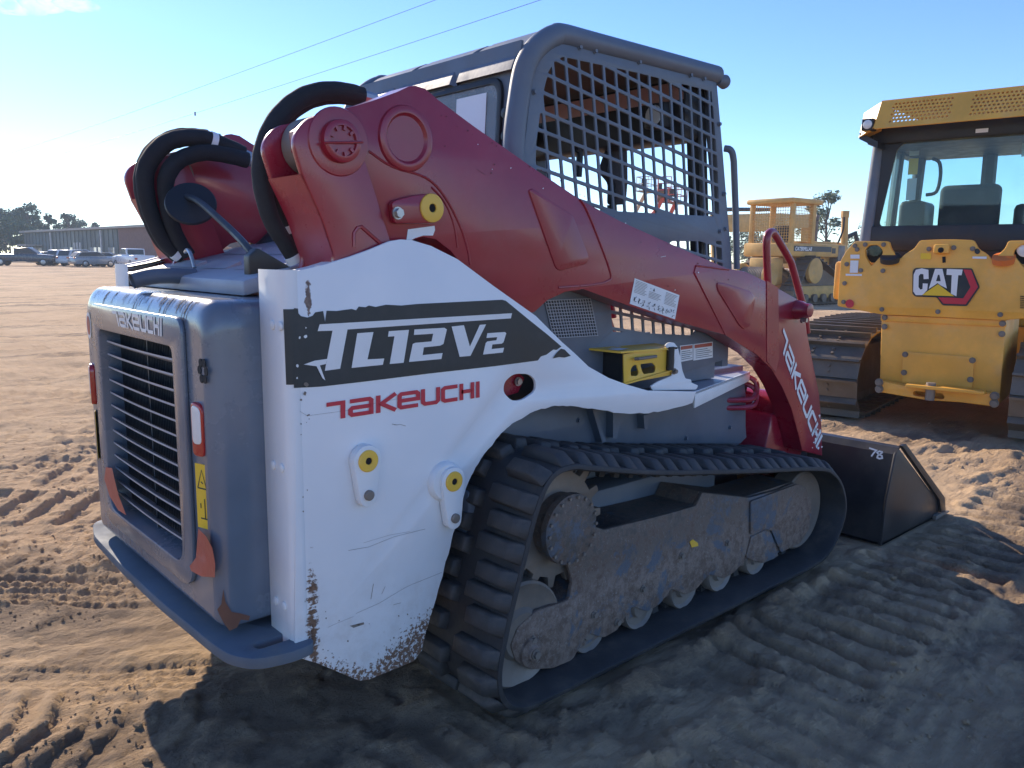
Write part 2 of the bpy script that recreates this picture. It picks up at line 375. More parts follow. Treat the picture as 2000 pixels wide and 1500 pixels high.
#PART2
# ------------------------------------------------------------------ helpers on frames
def frn(fr): return Vector(fr[1]).cross(Vector(fr[2]))
def on(px, py, fr):
    p = atp(px, py, fr[0], tuple(frn(fr))); d = p-Vector(fr[0]); return (d.dot(Vector(fr[1])), d.dot(Vector(fr[2])))
def onl(pts, fr): return [on(a, b, fr) for a, b in pts]
def p3(uv, fr, off=0.):
    n = frn(fr); s = 1 if (Vector(CAM)-Vector(fr[0])).dot(n) > 0 else -1
    return Vector(fr[0])+Vector(fr[1])*uv[0]+Vector(fr[2])*uv[1]+n*s*off
def decal(name, pts, fr, mat, parent, off=.003): # pts: photo pixels traced on the surface
    return mesh_obj(name, [p3(q, fr, off) for q in onl(pts, fr)], [tuple(range(len(pts)))], mat, parent, smooth=False)
def decal_uv(name, pts, fr, mat, parent, off=.003):
    return mesh_obj(name, [p3(q, fr, off) for q in pts], [tuple(range(len(pts)))], mat, parent, smooth=False)
def tak(name, bl, br, tl, tr, fr, mat, parent, off=.004, wd=.21):
    c = [p3(on(*q, fr), fr, off) for q in (bl, br, tl, tr)]
    return letters(name, TK, wd, quadmap(c, 8.19), mat, parent)
# ================================================================== TRACK LOADER
LD = empty('track_loader', (.9, 0, 0), 'red, white and grey compact track loader on rubber tracks with a black bucket', 'track loader')
YP = -.757; FP = FXZ(YP)
# ---- main frame (dark body between the tracks)
b = B(); b.mm(-.70, 1.95, -.5, .5, .36, 1.0); b.mm(-.70, .20, -.5, .5, 1.0, 1.38); b.mm(-.745, -.66, -.60, .60, .38, 1.38)
b.obj('main_frame', 'grey', LD, bev=.01)
# lower side plate above the track
low = zo([(0, 1130), (200, 1040), (440, 1060), (740, 1090), (1010, 1030), (1290, 905), (1300, 1000), (1300, 1180), (1305, 1240), (1270, 1275), (500, 1275), (-200, 1275)], 1000, 420, 2.857)
lowp = plate_y('lower_side_plate', XZ(low, -.54), -.545, -.52, 'grey', LD, bev=.003)
for q in ([(415, 1080), (430, 1080), (495, 1262), (470, 1262)], [(530, 1095), (585, 1100), (550, 1240), (530, 1235)], [(700, 1110), (735, 1110), (722, 1190), (706, 1185)]):
    o = XZ(zo(q, 1000, 420, 2.857), -.55); plate_y('gusset', o, -.585, -.543, 'grey', lowp)
for q in ((370, 1145), (970, 1245), (1215, 1185)):
    p = at(*zo([q], 1000, 420, 2.857)[0], 'y', -.545); bolt('bolt', p, (0, -1, 0), .009, .012, 'grey', lowp)
# ---- white side panel
pz = zo([(577-500, 0)], 0, 0, 1)
pan = [(577, 530), (633, 517), (687, 500), (720, 488), (761, 471), (783, 467.5), (805, 469), (842, 480), (894, 506), (964, 558), (1047, 617), (1097, 667), (1122, 689), (1150, 716), (1189, 738), (1224, 751), (1266, 763), (1360, 765),
       (1353, 787), (1304, 801), (1259, 808), (1210, 807), (1157, 798), (1115, 793), (1077, 794), (1045, 803), (1000, 828), (975, 852), (940, 896), (916, 940), (896, 1000), (880, 1068), (860, 1140), (840, 1208), (825, 1270), (808, 1292), (720, 1328), (702, 1330), (621, 1296), (577, 1283)]
pxz = XZ(pan, YP)
# ragged lower edges
rag = []
for i, q in enumerate(pxz):
    rag.append(q)
    if 18 <= i < 34:
        nx = pxz[i+1]
        for j in range(1, 5):
            t = j/5; rag.append((q[0]+(nx[0]-q[0])*t+random.uniform(-.003, .003), q[1]+(nx[1]-q[1])*t+random.uniform(-.003, .003)))
slot = XZ(fillet(zo([(1455, 740), (1510, 690), (1600, 692), (1640, 730), (1640, 790), (1560, 845), (1500, 850), (1450, 800)], 500, 500, 3), 12), YP)
SP = plate_y('side_panel', rag, YP, YP+.012, 'wpanel', LD, holes=[slot], bev=.002)
# rounded rear bend and the narrow rear face with its bolts
xr = pxz[0][0]; zt = pxz[0][1]; zb_ = pxz[-1][1]
prof = [(xr+.004, YP-.0004), (xr-.012, YP), (xr-.024, YP+.004), (xr-.033, YP+.012), (xr-.037, YP+.024), (xr-.038, YP+.05), (xr-.038, YP+.15)]
vs, fs = [], []
for x, y in prof: vs += [(x, y, zb_-.002-.15*max(0, y-YP-.02)), (x, y, zt+.004)]
for x, y in prof[::-1]: vs += [(x+.01, y+.01, zb_), (x+.01, y+.01, zt)]
n = len(prof)*2
fs = [(2*i, 2*i+1, 2*i+3, 2*i+2) for i in range(n-1)]
vs2 = []
mesh_obj('rear_bend', vs, fs+[(n*2-2, n*2-1, 1, 0)], 'wpanel', SP, ang=1.0)
# top flange strip behind the panel edge
fl = XZ([(577, 530), (633, 517), (687, 500), (720, 488)], YP)
vs = []
for x, z in fl: vs += [(x, YP+.012, z-.006), (x, YP+.10, z-.006)]
mesh_obj('top_flange', vs+[(v[0], v[1], v[2]-.01) for v in vs], [(2*i, 2*i+1, 2*i+3, 2*i+2) for i in range(3)]+[(8+2*i, 8+2*i+2, 8+2*i+3, 8+2*i+1) for i in range(3)], 'white', SP)
xf = xr-.038
for q in ((533, 635), (548, 637), (535, 908), (551, 914), (540, 1173), (556, 1183)):
    p = at(*q, 'x', xf); o = lathe_obj('cap_screw', p, (-1, 0, 0), [(0, .013), (.004, .013), (.006, .009), (.006, 0)], 'white', SP, 18)
    sub(B().box(p+Vector((-.0065, 0, 0)), (.002, .014, .003)).obj('slot', 'dark', LD), o) if False else None
# fender step: top sheet and folded front edge
fz = .985
e0 = at(1360, 765, 'y', YP); e1 = at(1462, 722, 'y', -.62)
b = B(); top = [Vector((e0.x-.52, YP+.012, e0.z)), Vector((e0.x, YP+.004, e0.z)), Vector((e1.x+.10, -.57, e0.z+.005)), Vector((e1.x+.12, -.50, e0.z+.005)), Vector((e0.x-.52, -.50, e0.z))]
b.prism([p-Vector((0, 0, .012)) for p in top], (0, 0, .010)); b.obj('fender_step', 'lgrey', LD)
b = B(); a_, c_ = top[1], top[2]
b.prism([a_, c_, c_-Vector((0, 0, .05)), a_-Vector((0, 0, .075))], (.0, .012, 0)); b.obj('fender_edge', 'white', LD, bev=.004)
# red lever behind the slot
p = at(1000, 752, 'y', YP+.06); b = B(); b.prism([p+Vector(v) for v in ((-.05, 0, -.04), (.03, 0, -.03), (.06, 0, .02), (.02, 0, .05), (-.05, 0, .03))], (0, .02, 0)); b.obj('latch_lever', 'red', LD)
bolt('bolt', at(1011, 745, 'y', YP+.055), (0, -1, 0), .012, .014, 'steel', SP)
B().mm(p.x-.1, p.x+.2, YP+.12, YP+.13, p.z-.12, p.z+.12).obj('slot_backing', 'black', LD)
# tie-down pins (two): boss, keeper plate, yellow grease ring, bolt
def pin(c, btm, r, ring=False):
    c3, b3 = at(*c, 'y', YP), at(*btm, 'y', YP); c2, b2 = Vector((c3.x, c3.z)), Vector((b3.x, b3.z))
    if ring: lathe_obj('boss', (c3.x-.014, YP, c3.z-.003), (0, -1, 0), [(0, r*1.6), (.006, r*1.58), (.016, r*1.45), (.02, r*1.35), (.02, 0)], 'white', SP, 36)
    d = (b2-c2); L = d.length; ang = math.atan2(d.y, d.x); out = []
    for i in range(17): a = ang+math.pi/2+math.pi*i/16; out.append((c2.x+r*1.12*math.cos(a), c2.y+r*1.12*math.sin(a)))
    for i in range(9): a = ang-math.pi/2+math.pi*i/8; out.append((b2.x+r*.68*math.cos(a)+d.x*.08, b2.y+r*.68*math.sin(a)+d.y*.08))
    k = plate_y('pin_keeper', out, YP-.034, YP-.002, 'white', SP, bev=.003)
    lathe_obj('grease_ring', (c3.x, YP-.034, c3.z), (0, -1, 0), [(0, r*.80), (.004, r*.79), (.006, r*.72), (.006, r*.28), (.002, r*.26), (.002, 0)], 'byellow', SP, 28)
    lathe_obj('grease_hole', (c3.x, YP-.0365, c3.z), (0, -1, 0), [(0, r*.25), (.0008, r*.25), (.0008, 0)], 'dark', SP, 16)
    lathe_obj('pin_bolt', (b3.x, YP-.034, b3.z), (0, -1, 0), [(0, .016), (.008, .016), (.011, .012), (.011, 0)], 'dsteel', SP, 20)
pin((707, 896), (708, 962), .042); pin((874, 936), (876, 1007), .042, True)
# model decal with torn upper edge
dec = zo([(196, 305), (245, 308), (247, 335), (262, 352), (300, 360), (330, 350), (345, 330), (392, 322), (403, 385), (412, 320), (470, 322), (520, 315), (560, 310), (585, 318), (600, 296), (640, 300), (660, 290), (700, 298), (760, 285), (850, 290), (940, 281), (1440, 256), (1462, 262),
          (1600, 375), (1700, 455), (1788, 530), (1760, 550), (1740, 548), (1700, 578), (1668, 588), (1650, 612), (1400, 645), (1000, 690), (640, 735), (380, 765), (290, 770), (200, 773), (185, 760), (180, 700), (180, 330)], 500, 500, 3)
dec = [(max(a, 573.5), b_) for a, b_ in dec]
DC = decal('model_decal', dec, FP, 'ink', SP, .0015)
# wrap of the decal round the bend
vs = []
for x, y in prof[:4]: vs += [(x, y-.0016, at(566, 752, 'y', YP).z), (x-.0012, y-.0012, at(566, 604, 'y', YP).z)]
mesh_obj('decal_wrap', vs, [(2*i, 2*i+1, 2*i+3, 2*i+2) for i in range(3)], 'ink', SP)
TL = [[(370, 400), (1497, 335), (1490, 365), (533, 430), (490, 660), (400, 672), (445, 437), (358, 440)], [(590, 452), (685, 445), (650, 605), (748, 600), (740, 637), (557, 655)],
      [(775, 440), (893, 432), (862, 625), (780, 632), (808, 470), (770, 472)],
      [(925, 430), (1100, 420), (1115, 430), (1095, 515), (1075, 525), (980, 535), (973, 580), (1090, 568), (1083, 603), (893, 620), (915, 515), (930, 508), (1025, 500), (1035, 455), (922, 462)],
      [(1143, 413), (1215, 405), (1250, 530), (1308, 403), (1345, 400), (1253, 585), (1190, 590)],
      [(1352, 452), (1455, 445), (1463, 452), (1447, 505), (1437, 513), (1382, 518), (1377, 545), (1450, 537), (1443, 565), (1327, 577), (1342, 510), (1352, 500), (1405, 493), (1410, 475), (1347, 480)]]
for q in TL: decal('model_letter', zo(q, 500, 500, 3), FP, 'wprint', SP, .003)
q = zo([(475-65, 965), (1307, 828), (410, 860), (1307, 733)], 500, 500, 3)
tak('brand_lettering', q[0], q[1], q[2], q[3], FP, 'redprint', SP, .003, .23)
# torn decal flecks and scratches
def fleck(cx, cy, r, mat, fr=FP, par=None, off=.0045):
    a0 = random.random()*6; k = random.randint(7, 10)
    decal('paint_chip', [(cx+r*random.uniform(.5, 1.2)*math.cos(a0+2*math.pi*i/k), cy+r*random.uniform(.5, 1.3)*math.sin(a0+2*math.pi*i/k)) for i in range(k)], fr, mat, par or SP, off)
for q in ((595, 657, 4), (596, 640, 2), (584, 659, 2.5), (597, 750, 5), (594, 768, 4), (579, 714, 3.5), (579, 738, 2)): fleck(*q, 'wprint' if q[1] < 745 else 'dsteel')
decal('torn_streak', zo([(275, 635), (340, 612), (412, 602), (405, 632), (370, 640), (402, 728), (385, 715), (350, 645)], 500, 500, 3), FP, 'wprint', SP, .0045)
decal('decal_scrap', zo([(225, 800), (240, 775), (270, 745), (290, 750), (325, 785), (290, 795), (260, 792)], 1000, 420, 2.857), FP, 'ink', SP, .003)
def scratch(pts, wd, mat='dsteel', fr=FP, par=None):
    uv = onl(pts, fr); vs, fs = strokes([uv], wd*.6)
    mesh_obj('scratch', [p3(v, fr, .0012) for v in vs], fs, mat, par or SP, smooth=False)
scratch([(695, 1198), (740, 1178), (790, 1148), (800, 1143), (862, 1118)], .0016); scratch([(640, 1225), (660, 1216), (690, 1204)], .0012)
scratch([(680, 1075), (720, 1068), (770, 1048), (830, 1033)], .0018); scratch([(710, 1060), (760, 1045), (800, 1038)], .0012)
scratch([(770, 830), (782, 829), (792, 832)], .002); scratch([(765, 828), (775, 830)], .0025); scratch([(720, 790), (790, 776)], .001)
scratch([(745, 1160), (752, 1145)], .002); scratch([(768, 1181), (783, 1177)], .002); scratch([(690, 800), (600, 812), (585, 803)], .0012)
scratch([(770, 1275), (781, 1251)], .0016); scratch([(768, 1268), (790, 1262)], .0014); scratch([(724, 1170), (729, 1140)], .003)
decal('paint_chip', [(683, 1222), (710, 1215), (711, 1219), (690, 1226)], FP, 'dsteel', SP, .0012)
for i in range(26): fleck(random.uniform(600, 820), 1240+random.uniform(-50, 40), random.uniform(.8, 2.6), 'dsteel', off=.0012)
for i in range(10): fleck(random.uniform(584, 604), random.uniform(780, 1000), random.uniform(1, 2.6), 'dsteel', off=.0012)
mirror_tree(SP, LD, skip=('paint_chip', 'scratch', 'torn_streak', 'decal_scrap'))

# ---- rear hood
XR = -.93
def sec(ins, top=1.42, bot=.455, hw=.605, rt=.085, rb=.03):
    h2 = hw-ins*.5; return fillet([(-h2, bot+ins*.5), (h2, bot+ins*.5), (h2, top-ins*1.15), (-h2, top-ins*1.15)], [rb, rb, max(rt-ins*.4, .03), max(rt-ins*.4, .03)], 7)
rings = [(-.70, 0), (-.875, 0)]+[(-.875-.055*math.sin(t), .075*(1-math.cos(t))) for t in np.linspace(.2, math.pi/2, 8)]
vs, fs = [], []; nn = len(sec(0))
for x, i_ in rings: vs += [(x, y, z) for y, z in sec(i_)]
for i in range(len(rings)-1):
    for j in range(nn): fs.append((i*nn+j, i*nn+(j+1) % nn, (i+1)*nn+(j+1) % nn, (i+1)*nn+j))
fs.append(tuple(range(nn)))
HD = mesh_obj('rear_hood', vs, fs, 'hood', LD, ang=.9)
FH = FYZ(XR)
op = fillet([(-.372, .60), (.372, .60), (.372, 1.273), (-.372, 1.273)], [.07, .07, .03, .03], 6)
plate('hood_rear_face', sec(.0751), FYZ(XR+.004), .008, 'hood', HD, holes=[op])
pan2 = fillet([(-.455, .535), (.455, .535), (.455, 1.365), (-.455, 1.365)], [.11, .11, .05, .05], 6)
plate('grille_surround', pan2, FYZ(XR-.008), .016, 'hood', HD, holes=[op], bev=.006)
FH = FYZ(XR-.0165)
vs = [(XR-.01, y, z) for y, z in op]+[(XR+.07, y*.97, .95+(z-.95)*.97) for y, z in op]; k = len(op)
mesh_obj('grille_recess', vs, [(i, (i+1) % k, k+(i+1) % k, k+i) for i in range(k)], 'hood', HD)
mesh_obj('radiator_core', [(XR+.068, y, z) for y, z in op], [tuple(range(k))], 'radiator', HD, smooth=False)
for i in range(13):
    z = 1.232-i*.0475; bb = B()
    for s in range(10):                      # each slat bows very slightly
        y0, y1 = -.368+.0736*s, -.368+.0736*(s+1)
        bow = lambda y: -.012+.006*(1-(y/.37)**2)
        za = lambda y: z-.002*(1-(y/.37)**2)
        q, r_ = ([(XR-.002-bow(y), y, za(y)), (XR+.040, y, za(y)-.020), (XR+.040, y, za(y)-.024), (XR-.002-bow(y), y, za(y)-.0065)] for y in (y0, y1))
        bb.add(q+r_, [(0, 1, 5, 4), (1, 2, 6, 5), (2, 3, 7, 6), (3, 0, 4, 7)])
    bb.obj('grille_slat', 'lgrey', HD, ang=.4)
b = B()
for i in range(46): b.mm(XR+.055, XR+.066, -.36+i*.016, -.357+i*.016, .62, 1.26)
b.obj('radiator_fins', 'radiator', HD); B().mm(XR+.033, XR+.04, -.006, .006, .61, 1.26).obj('grille_rib', 'radiator', HD)
tak('brand_lettering', (226, 636), (317, 657), (219, 606), (317, 621), FH, 'wprint', HD, .002, .2)
# vent dots, lamps, stickers
for q in zo([(1258, 945), (1290, 948), (1247, 1012), (1312, 1030), (1268, 1098), (1300, 1105)], 140, 520, 5):
    p = at(*q, 'x', XR-.002); lathe_obj('vent_hole', (XR-.001, p.y, p.z), (-1, 0, 0), [(0, .0125), (.002, .0125), (.002, 0)], 'dark', HD, 16)
def corner_fr(s): return ((-.905, s*.572, 0), (.60*1, s*.80, 0), (0, 0, 1)) if s < 0 else ((-.905, .572, 0), (-.60, .80, 0), (0, 0, 1))
for s in (-1, 1):
    u = Vector((.28, s*.96, 0)); o = Vector((-.927, s*.532, 0)); nrm = Vector((-.96, s*.28, 0)); fr = (o+nrm*.0, u if s < 0 else -u, (0, 0, 1))
    zz = at(413, 845, 'x', XR).z; zs0, zs1 = at(415, 1040, 'x', XR).z, at(413, 915, 'x', XR).z
    plate('tail_light', fillet([(-.026, zz-.082), (.026, zz-.082), (.026, zz+.068), (-.026, zz+.08)], .022, 5), fr, .026, 'redlens', HD, bev=.006, off=.004)
    plate('light_lens', fillet([(-.019, zz-.045), (.019, zz-.045), (.019, zz+.06), (-.019, zz+.07)], .017, 5), fr, .006, 'lens', HD, bev=.002, off=.016)
    st = plate('warning_sticker', [(-.029, zs0), (.033, zs0), (.033, zs1), (-.029, zs1)], fr, .001, 'sticker', HD, off=.007)
    tri = [[(-.02, .80), (.02, .80), (0, .855), (-.02, .80)], [(-.004, .82), (.004, .815)], [(-.012, .71), (.02, .71)], [(.008, .71), (.008, .77)], [(-.01, .74), (-.01, .755)]]
    vs, fs = strokes(tri, .004); n_ = Vector(fr[1]).cross(Vector(fr[2]))
    mesh_obj('warning_print', [Vector(fr[0])+Vector(fr[1])*a+Vector((0, 0, c-.71+zs0+.03))+n_*.0085 for a, c in vs], fs, 'ink', HD, smooth=False)
    decal('reflector_sheet', zo([(780, 495), (830, 545), (870, 620), (888, 720), (885, 805), (800, 800), (735, 765), (725, 735), (765, 680)], 150, 880, 3.26) if s < 0 else zo([(190, 105), (230, 110), (245, 180), (270, 280), (320, 410), (270, 380), (215, 290), (180, 180)], 150, 880, 3.26), FYZ(XR-.0165), 'orange', HD, .003)
mesh_obj('round_sticker', [(XR-.0045, .535+.03*math.cos(a), 1.275+.05*math.sin(a)) for a in np.linspace(0, 6.28, 25)[:-1]], [tuple(range(24))], 'wprint', HD, smooth=False)
mesh_obj('round_sticker', [(XR-.0060, .535+.02*math.cos(a), 1.275+.036*math.sin(a)) for a in np.linspace(0, 6.28, 25)[:-1]], [tuple(range(24))], 'orange', HD, smooth=False)
decal('peeling_sticker', [(405, 535), (395, 546), (470, 541), (468, 535)], ((0, 0, 1.4205), (1, 0, 0), (0, 1, 0)), 'orange', HD, .0015)
# dents and scuffs on the top lip and lower corner
for i in range(60):
    y = random.choice([random.uniform(-.5, -.2), random.uniform(-.5, .5)]); t = random.uniform(.5, 1.0); L = random.uniform(.02, .06)
    pts = []
    for q in range(3):
        a = t-.35+q*.35*L/.05; a = min(a, 1.5); pts.append(Vector((-.875-.0565*math.sin(a), y+.004*q, 1.42-.0863*(1-math.cos(a))+.0012)))
    B().tube(pts, random.choice((.0004, .0006, .0008)), 4).obj('scuff', 'dsteel', HD)
M['rustp'] = paint('bare_rust', (.17, .075, .045), .8, .3, .4, (.30, .16, .10), 30, bmp=.3)
fs_ = [(436, 1150), (440, 1175), (452, 1195), (470, 1198), (488, 1203), (486, 1212), (470, 1210), (463, 1225), (448, 1232), (436, 1215), (428, 1200), (424, 1190), (432, 1180)]
decal('rust_patch', fs_, ((0, -.6062, 0), (1, 0, 0), (0, 0, 1)), 'rustp', HD, .001)
# ---- bumper plate with slotted ears
zb = .415; bo = [(-.92, .745), (-.955, .60), (-.968, .2), (-.968, -.2), (-.955, -.60), (-.945, -.70), (-.90, -.775), (-.80, -.80), (-.72, -.79), (-.70, .79), (-.80, .80), (-.89, .785)]
slots = [fillet([(-.87, s*.70-.02), (-.76, s*.70-.02), (-.76, s*.70+.02), (-.87, s*.70+.02)], .018, 4) for s in (-1, 1)]
plate('bumper_plate', fillet(bo, .05, 4), ((0, 0, zb), (1, 0, 0), (0, 1, 0)), .034, 'dgrey', LD, holes=slots, bev=.004)
# ---- engine cover (sloping top), handle, exhaust
EC = B(); ex = lambda x: 1.472+(x+.75)*.235
tp = [(-.76, -.47), (-.76, .66), (.17, .66), (.17, -.47)]
EC.add([(x, y, ex(x)) for x, y in tp]+[(x, y, ex(x)-.05) for x, y in tp], [(0, 1, 2, 3), (4, 7, 6, 5), (0, 4, 5, 1), (1, 5, 6, 2), (2, 6, 7, 3), (3, 7, 4, 0)])
EC = EC.obj('engine_cover', 'lgrey', LD, bev=.012)
for x0 in (-.62, -.40, -.18, .02):
    for y0 in (-.36, -.05, .26):
        b = B(); cx, cyy = x0, y0+.10; b.add([(cx-.03, cyy-.12, ex(cx-.03)+.002), (cx-.03, cyy+.12, ex(cx-.03)+.002), (cx+.03, cyy+.12, ex(cx+.03)+.014), (cx+.03, cyy-.12, ex(cx+.03)+.014), (cx+.034, cyy-.12, ex(cx)), (cx+.034, cyy+.12, ex(cx))], [(0, 1, 2, 3), (3, 2, 5, 4), (0, 3, 4), (1, 5, 2)])
        b.obj('louvre', 'lgrey', EC)
for y in (-.40, -.22, -.05): lathe_obj('rivet', (-.55, y, ex(-.55)), (0, 0, 1), [(0, .012), (.006, .01), (.008, 0)], 'grey', EC, 12)
sid = B(); sid.add([(-.755, -.47, 1.40), (-.755, -.47, 1.465), (-.755, .66, 1.465), (-.755, .66, 1.40)], [(0, 1, 2, 3)])
hp = [at(380, 523, 'x', -.70), at(376, 508, 'x', -.70), at(371, 494, 'x', -.70), at(366, 488, 'x', -.69), at(362, 492, 'x', -.67)]
B().tube(spl(hp, 5), .007, 8).obj('handle', 'steel', EC)
o = at(262, 548, 'x', -.90); q = Vector((-.70, o.y-.02, o.z+.012))
ep = B(); path = [q, Vector((-.79, o.y-.01, o.z+.016)), Vector((-.85, o.y, o.z+.012)), Vector((-.905, o.y+.004, o.z-.002))]
ep.tube(spl(path, 4), .027, 18, caps=False); ep.tube(spl(path, 4), .023, 18, caps=False); ep.obj('exhaust_pipe', 'grey', LD, ang=1.2)
# ---- mirror
br = at(505, 512, 'x', -.66)
MR = B(); c = at(373, 400, 'x', -.62); nrm = (Vector(CAM)-c).normalized(); nrm = (nrm+Vector((.1, .35, .42))).normalized()
MR = lathe_obj('mirror', c, nrm, [(-.012, 0), (-.012, .055), (-.006, .085), (.006, .092), (.014, .088), (.018, .06), (.02, 0)], 'black', LD, 36)
mp = [at(500, 505, 'x', -.66), at(470, 468, 'x', -.655), at(425, 425, 'x', -.645), at(390, 395, 'x', -.635), at(365, 384, 'x', -.63), at(335, 380, 'x', -.63)]
B().tube(spl(mp, 5), .0125, 10).obj('mirror_arm', 'black', MR)
b0 = at(505, 528, 'x', -.68); b = B(); b.prism([b0+Vector(v) for v in ((-.02, .02, -.03), (-.02, .02, .045), (.0, .0, .07), (.10, -.06, .0), (.12, -.06, -.03))], (.0, .045, .0)); b.obj('mirror_bracket', 'black', MR, bev=.006)
# ---- arm towers (right built, left mirrored)
YA, YI = -.735, -.525
tw_out = [(572, 277), (583, 248), (605, 229), (650, 222), (688, 243), (703, 285), (735, 385), (765, 480), (790, 560), (640, 560), (655, 505), (629, 427), (590, 340)]
xz = XZ(tw_out, YA)
TW = plate_y('arm_tower', fillet(xz, .02, 3), YA-.002, YA+.022, 'red', LD, bev=.004)
edge = XZ([(572, 277), (590, 340), (612, 388), (629, 427), (655, 505), (665, 560)], YA)
plate_y('tower_inner_plate', fillet(xz, .02, 3), YI, YI-.022, 'red', TW, bev=.004)
e2 = edge[1:]; vs = []
for x, z in e2: vs += [(x-.002, YA+.004, z), (x-.002, YI-.004, z)]
for x, z in e2: vs += [(x+.012, YA+.004, z), (x+.012, YI-.004, z)]
k = len(e2)
mesh_obj('tower_rear_web', vs, [(2*i, 2*i+1, 2*i+3, 2*i+2) for i in range(k-1)]+[(2*k+2*i, 2*k+2*i+2, 2*k+2*i+3, 2*k+2*i+1) for i in range(k-1)]+[(0, 2*k, 2*k+1, 1)], 'red', TW)
pv = at(660, 277, 'y', YA)
lathe_obj('pivot_tube', (pv.x, YA+.03, pv.z), (0, 1, 0), [(0, .082), (.15, .082)], 'dsteel', TW, 32)
lathe_obj('pivot_boss', (pv.x, YA-.002, pv.z), (0, -1, 0), [(0, .095), (.005, .092), (.007, .075), (.007, 0)], 'red', TW, 36)
lathe_obj('pivot_pin', (pv.x, YA-.006, pv.z), (0, -1, 0), [(0, .06), (.022, .058), (.026, .05), (.026, .042), (.018, .040), (.018, 0)], 'red', TW, 28)
for i in range(9):
    a = i*2*math.pi/9; B().box((pv.x+.036*math.cos(a), YA-.027, pv.z+.036*math.sin(a)), (.013, .008, .008), Matrix.Rotation(-a, 3, 'Y')).obj('nut_castle', 'red', TW)
B().tube([(pv.x-.062, YA-.034, pv.z-.012), (pv.x+.06, YA-.034, pv.z+.002)], .0035, 6).obj('cotter_pin', 'red', TW)
vs_ = XZ([(690, 482), (690, 455), (697, 445), (705, 443), (722, 458), (745, 478)], YA); vs_2, f2 = strokes([vs_], .012)
b = B(); b.tube([(x, YA-.002, z) for x, z in vs_], .006, 6); b.obj('emboss', 'red', TW)
mirror_tree(TW, LD)
# ---- loader arm
AY = -.727; AIN = -.615
arm_top = [(700, 205), (730, 196), (777, 179), (800, 168), (812, 167), (831, 173), (857, 195), (927, 247), (1038, 325), (1134, 390), (1212, 432), (1312, 477), (1423, 525), (1455, 530), (1497, 550), (1560, 586), (1572, 610)]
arm_front = [(1576, 650), (1588, 710), (1600, 770), (1605, 833), (1606, 890), (1567, 880), (1560, 850), (1546, 798), (1528, 756), (1507, 721), (1479, 693), (1416, 654), (1329, 630), (1227, 597), (1140, 565), (1105, 570), (1070, 586), (1045, 609), (1000, 625), (940, 590), (905, 520), (880, 490), (852, 468), (825, 463), (800, 470), (770, 500), (700, 470), (640, 330), (605, 290), (600, 250), (630, 222)]
axz = XZ(arm_top+arm_front, AY)
AR = plate_y('loader_arm', axz, AY, AY+.012, 'red', LD, bev=.003)
# closed box behind the outer plate, top and bottom flanges
plate_y('arm_inner_plate', axz, AIN, AIN-.012, 'red', AR, bev=.003)
vs, fs = [], []; k = len(axz)
for i, (x, z) in enumerate(axz): vs += [(x, AY+.007, z), (x, AIN-.007, z)]
cen = Vector((sum(q[0] for q in axz)/k, sum(q[1] for q in axz)/k))
for i in range(k): fs.append((2*i, 2*i+1, 2*((i+1) % k)+1, 2*((i+1) % k)))
ob = mesh_obj('arm_edge_web', vs, fs, 'red', AR, ang=.5)
# raised panels, ridges, cup
def emb(pts, r=.012, h=.006, name='embossed_panel', bev=.005):
    plate_y(name, fillet(XZ(pts, AY), r, 4), AY-h, AY+.004, 'red', AR, bev=bev)
def ridge(pts, r=.004, name='weld_ridge'):
    B().tube([(x, AY-.001, z) for x, z in XZ(pts, AY)], r, 6).obj(name, 'red', AR)
emb(zo([(840, 895), (865, 885), (1075, 1030), (1160, 1250), (1150, 1285), (1010, 1322), (985, 1310)], 720, 40, 2.703), .014, .005)
ridge(spl2(zo([(1115, 945), (1145, 990), (1200, 1120), (1275, 1330), (1260, 1375), (1180, 1395), (1000, 1410)], 720, 40, 2.703), 4))
emb(zo([(1140, 375), (1180, 378), (1330, 425), (1355, 460), (1325, 620), (1290, 640), (1265, 615), (1145, 420)], 1000, 420, 2.857), .02, .006)
ridge(zo([(1190, 668), (1015, 320), (1025, 282), (1210, 305)], 1000, 420, 2.857))
ridge(spl2(zo([(0, 690), (120, 770), (300, 830), (400, 930), (480, 1080), (520, 1200), (535, 1290)], 720, 40, 2.703), 4)); ridge(spl2(zo([(330, 880), (400, 960), (450, 1080), (468, 1200)], 720, 40, 2.703), 4), .003)
cp = at(792, 271, 'y', AY)
lathe_obj('cup', (cp.x, AY+.001, cp.z), (0, -1, 0), [(0, .098), (.009, .094), (.013, .084), (.012, .074), (.003, .066), (.002, 0)], 'red', AR, 40)
# cylinder pin cover with yellow ring
pc = [(757, 398), (763, 392), (800, 382), (835, 378), (856, 400), (852, 425), (840, 437), (762, 437)]
kp = plate_y('pin_keeper', fillet(XZ(pc, AY), .012, 4), AY-.024, AY-.001, 'red', AR, bev=.004)
c = at(834, 407, 'y', AY); lathe_obj('grease_ring', (c.x, AY-.024, c.z), (0, -1, 0), [(0, .044), (.005, .043), (.007, .037), (.007, .014), (.002, .013), (.002, 0)], 'byellow', AR, 28)
lathe_obj('grease_hole', (c.x, AY-.0265, c.z), (0, -1, 0), [(0, .0125), (.0008, .0125), (.0008, 0)], 'dark', AR, 16)
c = at(767, 417, 'y', AY); bolt('bolt', (c.x, AY-.022, c.z), (0, -1, 0), .014, .02, 'steel', AR)
decal('label_remnant', zo([(1180, 340), (1440, 305), (1445, 345), (1425, 400), (1330, 400), (1250, 425), (1210, 445), (1165, 445)], 560, 380, 5), FXZ(AY), 'wprint', AR, .002)
